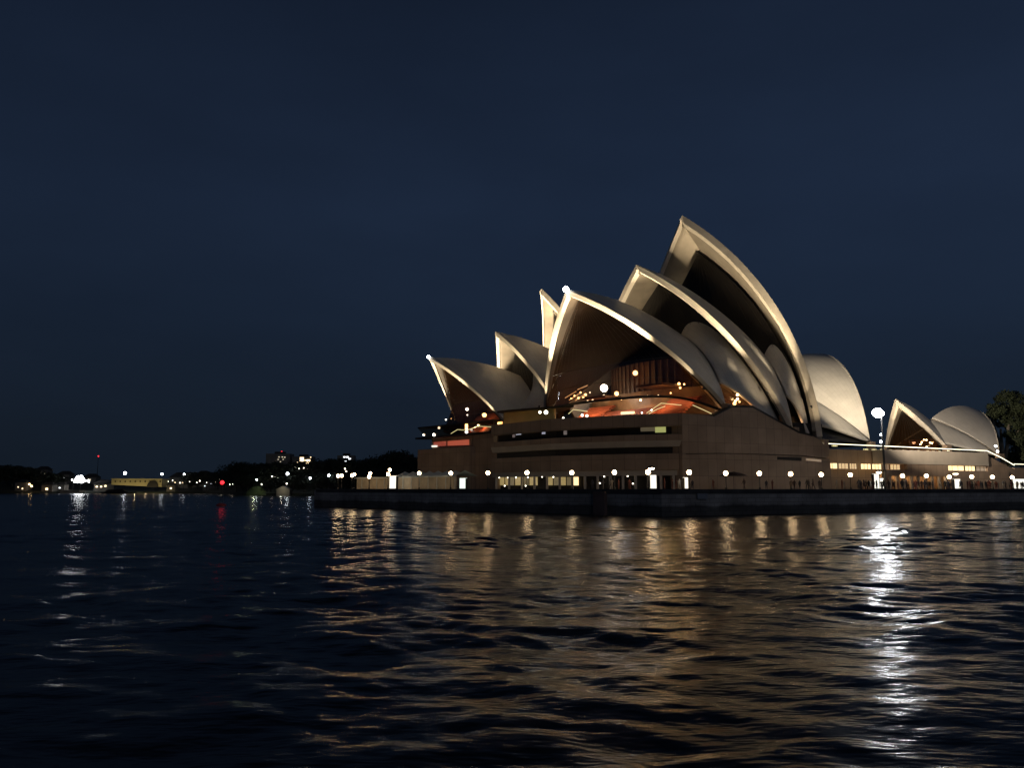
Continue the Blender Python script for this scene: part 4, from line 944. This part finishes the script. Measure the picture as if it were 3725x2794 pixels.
# ------------------------------------------------------------------ far shore buildings and lights
M_HOUSE = mat('house_wall', (.20, .18, .15), .8, .15, .2); M_ROOF = mat('house_roof', (.05, .045, .04), .8, .2, .3)
E_FARW = [emit('far_window_warm', (1, .74, .42), 3.0), emit('far_window_white', (.9, .95, 1), 3.0), emit('far_window_dim', (1, .85, .6), .7)]
def house(px, d_, w, h, label, wins, m=0):
    q = land_point(px, d_); e = empty('house', q - A([0, 0, .5]), label, 'house', 'houses on the far shore'); mb = MB(); mb.box((q[0], q[1], q[2] + h / 2 - .5), w, w * .8, h + 1); mb.build('wall', M_HOUSE, e)
    y0 = q[1] - w * .4; V = [(q[0] - w * .55, q[1] - w * .45, q[2] + h), (q[0] + w * .55, q[1] - w * .45, q[2] + h), (q[0] + w * .55, q[1] + w * .45, q[2] + h), (q[0] - w * .55, q[1] + w * .45, q[2] + h), (q[0] - w * .3, q[1], q[2] + h + w * .28), (q[0] + w * .3, q[1], q[2] + h + w * .28)]
    mb = MB(); mb.add(V, [(0, 1, 5, 4), (1, 2, 5), (2, 3, 4, 5), (3, 0, 4), (3, 2, 1, 0)]); mb.build('roof', M_ROOF, e)
    for dx, dz, s in wins: mb = MB(); mb.box((q[0] + dx * w, y0 - .05, q[2] + dz * h), s, .1, s * .8); mb.build('window', E_FARW[m], e)
hs = [(98, 10, 9, 6, 'house with one lamp-lit front by the water at the far left', [(-.2, .4, .9), (.2, .2, 1.1)], 0), (193, 8, 9, 5, 'low house with a wide lit window left of the blazing floodlight', [(0, .35, 2.0)], 0), (170, 150, 12, 8, 'pale house high on the far left headland', [(0, .6, 1.0), (.3, .5, .9)], 2),
 (250, 120, 12, 8, 'house with a lit upper window above the floodlight', [(0, .6, 2.0)], 1), (345, 120, 12, 7, 'house with a long white lit window right of the floodlight', [(0, .6, 2.6)], 2), (238, 14, 8, 5, 'low house close left of the blazing floodlight', [(0, .5, 1.2)], 1),
 (390, 16, 12, 6, 'house with three orange lit windows left of the yellow fort wall', [(-.3, .6, 1.5), (0, .6, 1.5), (.3, .7, 1.6)], 0), (637, 10, 7, 5, 'small house with a tall lit window right of the yellow fort wall', [(0, .5, 1.5)], 0),
 (670, 60, 16, 9, 'pale two storey house right of the yellow fort wall', [(-.2, .5, 1.1), (.2, .5, 1.0)], 0), (705, 66, 12, 8, 'pale house with a bright end window left of the red beacon', [(0, .8, 1.6)], 1), (738, 60, 13, 8, 'house with lit porch just left of the red beacon', [(-.2, .4, 1.4), (.3, .5, .9)], 0),
 (770, 30, 8, 5, 'low house with small lit windows beside the red beacon', [(-.3, .5, .7), (.3, .6, .7)], 1), (790, 34, 8, 5, 'lowest house under the dark trees beside the red beacon', [(-.2, .5, .8), (.4, .3, .7)], 1), (748, 150, 10, 7, 'hilltop house with two small lights left of the red beacon', [(-.3, .8, .9), (.4, 1.0, .9)], 1),
 (1060, 60, 9, 6, 'house with white lights among the trees under the left tower', [(-.3, .5, .6), (.3, .5, .6)], 1), (1095, 55, 9, 6, 'house with two white lights among the trees under the middle tower', [(-.2, .6, .8), (.3, .6, .8)], 1)]
for h_ in hs: house(*h_)
def far_lamp(px, py, d_, label, m, r=.5, cat='lamp', name='shore_lamp'):
    g_ = land_point(px, d_); Y = g_[1]; q = at(px, py, Y); q[2] = max(q[2], g_[2] + .8); e = empty(name, (q[0], q[1], g_[2] - .3), label, cat, 'lamps of the far shore')
    mb = MB(); mb.tube([(q[0], q[1], g_[2] - .3), (q[0], q[1], q[2] - r * .6)], .12, 5); mb.build('post', M_POLE, e); mb = MB(); mb.ball(q, r, 8, 6); mb.build('bulb', m, e)
for px, py, d_, lb, r in ((455, 1722, 12, 'left white lamp on a post over the yellow fort wall', 1.2), (589, 1725, 12, 'right white lamp on a post over the yellow fort wall', .9), (670, 1726, 20, 'white lamp over the pale houses right of the fort', .7), (934, 1746, 6, 'lamp over the grassy bank', .45), (952, 1762, 3, 'low lamp at the foot of the grassy bank', .4),
 (1046, 1724, 10, 'bright white lamp among the trees right of the grassy bank', .75), (1043, 1760, 4, 'small lamp above the lit boat shed', .4), (1128, 1740, 4, 'white lamp low between the woodland trees', .55), (1196, 1730, 4, 'white lamp just left of the promenade tip lamps', .6), (990, 1734, 8, 'faint lamp beside the bright white one', .35), (1260, 1716, 10, 'tiny white lamp above the promenade tip lamps', .35)):
    far_lamp(px, py, d_, lb, E_WHITE if r > .4 else E_SPARK, r)
for px, py, lb in ((107, 1762, 'reddish lamp by the far left house'), (115, 1769, 'lamp at the water edge of the far left house')): far_lamp(px, py, 2, lb, E_WARM, .6)
for i, (px, py) in enumerate(((612, 1752), (628, 1748), (655, 1757), (690, 1753), (716, 1756), (727, 1750), (752, 1756), (764, 1748), (776, 1747), (784, 1755), (797, 1746), (806, 1752), (836, 1763), (848, 1761))):
    far_lamp(px, py, 6 + (i * 5) % 14, 'tiny light among the low houses around the red beacon', E_SPARK, .28 + .1 * (i % 3))
for i, (px, py) in enumerate(((1088, 1705), (1075, 1700), (1068, 1699), (1105, 1703), (1119, 1704), (1255, 1706), (1000, 1736), (1012, 1739), (1150, 1735))):
    far_lamp(px, py, 22 + (i * 7) % 16, 'tiny light between the woodland trees below the apartment towers', E_SPARK, .25 + .08 * (i % 3))
# floodlit wharf and the yellow fort
q = land_point(288, 4); e = empty('floodlit_wharf', q - A([0, 0, .5]), 'wharf at the far left with a blazing cluster of white floodlights', 'wharf')
mb = MB(); mb.box((q[0], q[1] - 4, 1.0), 16, 10, 3.0); mb.build('deck', M_HOUSE, e); mb = MB()
for dx in (-6, 0, 6): mb.tube([(q[0] + dx, q[1] - 4, 2), (q[0] + dx, q[1] - 4, 13)], .15, 6)
mb.build('poles', M_POLE, e)
for px, py, r in ((290, 1743, 2.2), (280, 1744, 1.6), (300, 1744, 1.6), (284, 1737, 1.4), (295, 1736, 1.5), (282, 1751, 1.5), (297, 1751, 1.5), (271, 1752, .8), (309, 1750, .9), (321, 1748, .6), (262, 1746, .6), (323, 1754, .5)):
    p = at(px, py, q[1] - 4); mb = MB(); mb.ball(p, r, 10, 7); mb.build('floodlight', E_FARFLOOD, e)  # oversized balls put the glare around the light into solid shape
M_FORT = mat('fort_sandstone', (.52, .44, .22), .8, .12, .15)
def fort():
    Y = shore_y(500) - 6; x = lambda px: (px - CXP) / FPX * Y; z = lambda py: at(500, py, Y)[2]
    e = empty('sandstone_fort', (x(500), Y, 0), 'long low floodlit yellow sandstone fort across the water', 'fort')
    mb = MB(); mb.slab([A([x(416), Y, z(1764)]), A([x(598), Y, z(1772)]), A([x(598), Y, z(1744)]), A([x(416), Y, z(1743)])], A([0, 12, 0])); mb.build('wall', M_FORT, e)
    mb = MB(); mb.slab([A([x(414), Y - .4, z(1743)]), A([x(600), Y - .4, z(1744)]), A([x(600), Y - .4, z(1742)]), A([x(414), Y - .4, z(1741)])], A([0, 13, 0])); mb.build('parapet', M_FORT, e)
    for px in range(430, 595, 18): mb = MB(); mb.box((x(px), Y - .12, z(1752)), .9, .3, 1.2); mb.build('embrasure', M_DARKREC, e)
    a_ = [(x(566) + 4.6 * math.cos(t), Y - .6, z(1773) + 5.4 * math.sin(t)) for t in np.linspace(0, math.pi, 13)]
    mb = MB(); mb.slab([A(p) for p in a_], A([0, .5, 0])); mb.build('arch', M_DARKREC, e)
    mb = MB(); mb.prism([(x(425), Y - 14), (x(535), Y - 12), (x(540), Y - 1), (x(420), Y - 1)], -1, 1.2); mb.build('rock_base', M_LAND, e)
    for px in (440, 480, 520, 560, 590): point((x(px), Y - 9, 2.6), 800, (1, .82, .42), .4)
    return x, Y, z
fx, fY, fz = fort()
# moored launch in front of the fort: dark hull and peaked canopy
e = empty('moored_boat', (fx(480), fY - 24, 0), 'dark low boat moored in front of the yellow fort', 'boat')
hl = fx(530) - fx(436); xc = fx(480); mb = MB(); st = []
for f, wv in ((-.5, .15), (-.3, .8), (0, 1), (.3, .9), (.5, .1)): st += [(xc + f * hl, fY - 24 - wv * 2, 1.5 + f * .6), (xc + f * hl * .92, fY - 24, -.5), (xc + f * hl, fY - 24 + wv * 2, 1.5 + f * .6)]
mb.add(st, [(i * 3 + k, (i + 1) * 3 + k, (i + 1) * 3 + (k + 1) % 3, i * 3 + (k + 1) % 3) for i in range(4) for k in range(3)]); mb.build('hull', M_DARKREC, e)
mb = MB(); mb.slab([A([xc - 7, fY - 25, 1.4]), A([xc + 9, fY - 25, 1.6]), A([xc + 7, fY - 25, 3.6]), A([xc - 5, fY - 25, 3.0])], A([0, 2, 0])); mb.build('cabin', M_DARKREC, e)
# grassy bank and boat shed
M_GRASS = mat('bank_grass', (.07, .095, .028), .9, .3, .3)
q = land_point(935, 0); V = []; 
for i in range(9):
    px = 905 + i * 9; g_ = land_point(px, 0)
    for j in range(4): Y = g_[1] - 3 + j * 4.5; V.append(((px - CXP) / FPX * Y, Y, .3 + j * 1.5 * math.sin(math.pi * (i + .6) / 9.2) + j * .25))
o = obj('grass_bank', V, [(i * 4 + j, i * 4 + j + 1, (i + 1) * 4 + j + 1, (i + 1) * 4 + j) for i in range(8) for j in range(3)], M_GRASS, None, True); tag(o, 'small green lit grass bank at the water on the far shore', 'grass', kind='stuff')
q2 = at(932, 1746, q[1]); point((q2[0], q[1] - 4, q2[2] + 2), 500, (.9, 1, .6), .3)
q = land_point(1045, 0); e = empty('boat_shed', (q[0], q[1] - 2, 0), 'small pale lit boat shed at the water among the trees', 'shed'); mb = MB(); mb.box((q[0], q[1] - 2, 1.6), 7, 5, 3.4); mb.build('wall', M_HOUSE, e)
mb = MB(); mb.add([(q[0] - 4, q[1] - 5, 3.3), (q[0] + 4, q[1] - 5, 3.3), (q[0] + 4, q[1] + 1, 3.3), (q[0] - 4, q[1] + 1, 3.3), (q[0], q[1] - 5, 5.3), (q[0], q[1] + 1, 5.3)], [(0, 1, 4), (1, 2, 5, 4), (2, 3, 5), (3, 0, 4, 5), (3, 2, 1, 0)]); mb.build('roof', M_HOUSE, e); point((q[0], q[1] - 8, 3.5), 220, (1, .95, .7), .3)
# apartment towers with scattered lit windows
def tower(px, ptop, pbase, w, Y, label, wins, m):
    x = (px - CXP) / FPX * Y; zt = at(px, ptop, Y)[2]; zb = 5.0; e = empty('apartment_tower', (x, Y, zb), label, 'apartment block', 'apartment towers beyond the far trees')
    mb = MB(); mb.box((x, Y, (zt + zb) / 2), w, w * .7, zt - zb); mb.build('wall', M_HOUSE, e); mb = MB(); mb.box((x, Y, zt + 1.2), w * .4, w * .3, 2.4); mb.build('roof', M_ROOF, e)
    for wx, wy, s in wins:
        p = at(wx, wy, Y - w * .35 - .1); mb = MB(); mb.box(p, s, .1, s * .6); mb.build('window', E_FARW[m], e)
tower(1022, 1652, 0, 26, 900, 'dim apartment tower with a red roof light above the left trees', [(1015, 1663, 1.6), (1027, 1663, 1.6), (1036, 1664, 1.6), (1012, 1672, 1.4), (1030, 1672, 1.4), (1020, 1680, 1.3)], 2)
tower(1108, 1662, 0, 22, 900, 'apartment tower with bright orange windows left of centre of the woodland', [(1098, 1668, 4.2), (1102, 1676, 3.2), (1122, 1676, 4.0), (1113, 1675, 2), (1118, 1687, 3.0), (1094, 1676, 2), (1130, 1664, 1.2), (1083, 1683, 1.3)], 0)
tower(1263, 1658, 0, 18, 900, 'apartment tower with bright white windows above the middle of the woodland', [(1253, 1663, 2.2), (1264, 1663, 2.4), (1272, 1670, 2.6), (1257, 1679, 2.4), (1268, 1687, 1.6), (1258, 1694, 1.6)], 1)
def red_mast(px, py, Y, label, r, z0=3.0):
    q = at(px, py, Y); e = empty('radio_mast', (q[0], q[1], z0), label, 'mast'); mb = MB(); mb.tube([(q[0], q[1], z0), (q[0], q[1], q[2])], [.5, .15], 5); mb.build('pole', M_POLE, e); mb = MB(); mb.ball(q, r, 8, 6); mb.build('red_lamp', E_RED, e)
red_mast(358, 1660, 820, 'far mast with a small red light high over the left shore', .7); red_mast(1486, 1661, 520, 'mast with a bright red light behind the woodland beside the podium', .72); red_mast(1025, 1644, 905, 'rooftop mast with a small red light on the dim tower', .8, at(1022, 1652, 900)[2] + 2); red_mast(1346, 1672, 800, 'mast with a faint red light above the woodland', .5)
# red channel beacon
Y = 185.; x = (816 - CXP) / FPX * Y; e = empty('channel_beacon', (x, Y, 0), 'small floating channel buoy with a glowing red light', 'buoy'); mb = MB(); mb.lathe((x, Y, 0), [(.6, -.6), (1.1, -.2), (1.1, .35), (.5, .6)], 12); mb.build('float', mat('buoy_red', (.25, .03, .03), .5, .2, 2), e)
mb = MB(); zt = at(817, 1756, Y)[2]
for a in range(3): c_, s_ = math.cos(a * 2.1), math.sin(a * 2.1); mb.tube([(x + .5 * c_, Y + .5 * s_, .5), (x + .14 * c_, Y + .14 * s_, zt - .3)], .05, 5)
for z in (1.6, 2.8, 3.9): mb.lathe((x, Y, z), [(.36 - z * .05, 0), (.36 - z * .05, .06)], 8)
mb.build('lattice', M_POLE, e); mb = MB(); mb.ball((x, Y, zt), .46, 12, 8); mb.build('red_lamp', E_RED, e)

# ------------------------------------------------------------------ floodlighting of the shells
WARM = (1, .80, .53)
def flood_housing(p, q, root):
    t = unit(q - p); mb = MB(); mb.tube([p - t * .75, p - t * .2], [.16, .26], 8); mb.build('floodlight_housing', M_POLE, root)
def rim_flood(fr, h, near, e_base, e_throw, t0=.14, inw=-2.5, fwd=7.0, tout=0., col=WARM):
    """one short flood by the foot and one long throw that grazes the rim up to the tip"""
    s = A([1, 1, 1]) if near else MIR; sg = h.dir
    p = h.arc(-1.0, t0 - .03, h.R - .5)[0] + A([1.5 * sg, .1, 0]); q = h.arc(-.6, t0 + .42, h.R - .6)[0]
    spot(fr.P(p * s), fr.P(q * s), e_base, 46, col, .8, .15); flood_housing(fr.P(p * s), fr.P(q * s), hall if fr is CH else (theatre if fr is TH else rest))
    p = h.arc(-1.0, t0 - .06, h.R - .6)[0] + A([fwd * sg, inw, -.5]); q = h.arc(-.4, .80, h.R - 1.0)[0] + A([tout * .5 * sg, tout, 0])
    spot(fr.P(p * s), fr.P(q * s), e_throw * 3.3, 36, col, .9, .3)
rim_flood(CH, c1, True, 5000, 80000, .15, -1.2, tout=1.5); rim_flood(CH, c1, False, 9000, 90000, .16, -1.2)
rim_flood(CH, c2, True, 260, 90000, .20, 2.6, 2.8, 5.5); rim_flood(CH, c2, False, 3000, 50000, .27, 1.0, 4.)
rim_flood(CH, c3, True, 4500, 80000, .15, 1.8, 3.2, 3.0); rim_flood(CH, c3, False, 3000, 60000, .22, 1.0, 4.)
rim_flood(TH, j1, True, 8000, 24000, .10); rim_flood(TH, j1, False, 6000, 22000, .10)
rim_flood(TH, j2, True, 4000, 14000); rim_flood(TH, j2, False, 9000, 52000)
rim_flood(TH, j3, True, 6000, 70000, inw=0.); rim_flood(TH, j3, False, 9000, 110000, inw=0.)
rim_flood(RE, r1, True, 150, 1200); rim_flood(RE, r1, False, 150, 1200)
# mast floods on the rounded rear shell and the restaurant
spot(FLOODQ + A([0, 0, .3]), CH.P(A([-42, 16, 30])), 235000, 40, (1, .84, .62), 1.0, .5)
spot(FLOODQ + A([0, 0, .2]), RE.P(A([-36, 5, 20])), 230000, 36, (1, .84, .66), 1.0, .5)
# floods in the clefts between the shells
spot(CH.P(A([13, 35, 18.5])), CH.P(A([5, 20, 29])), 5000, 50, (1, .78, .5)); spot(CH.P(A([1, 36, 14.5])), CH.P(A([-6, 23, 28])), 5000, 50, (1, .78, .5))
spot(CH.P(A([24, 38, 17])), CH.P(A([20, 19, 33])), 3200, 44, (1, .86, .66))
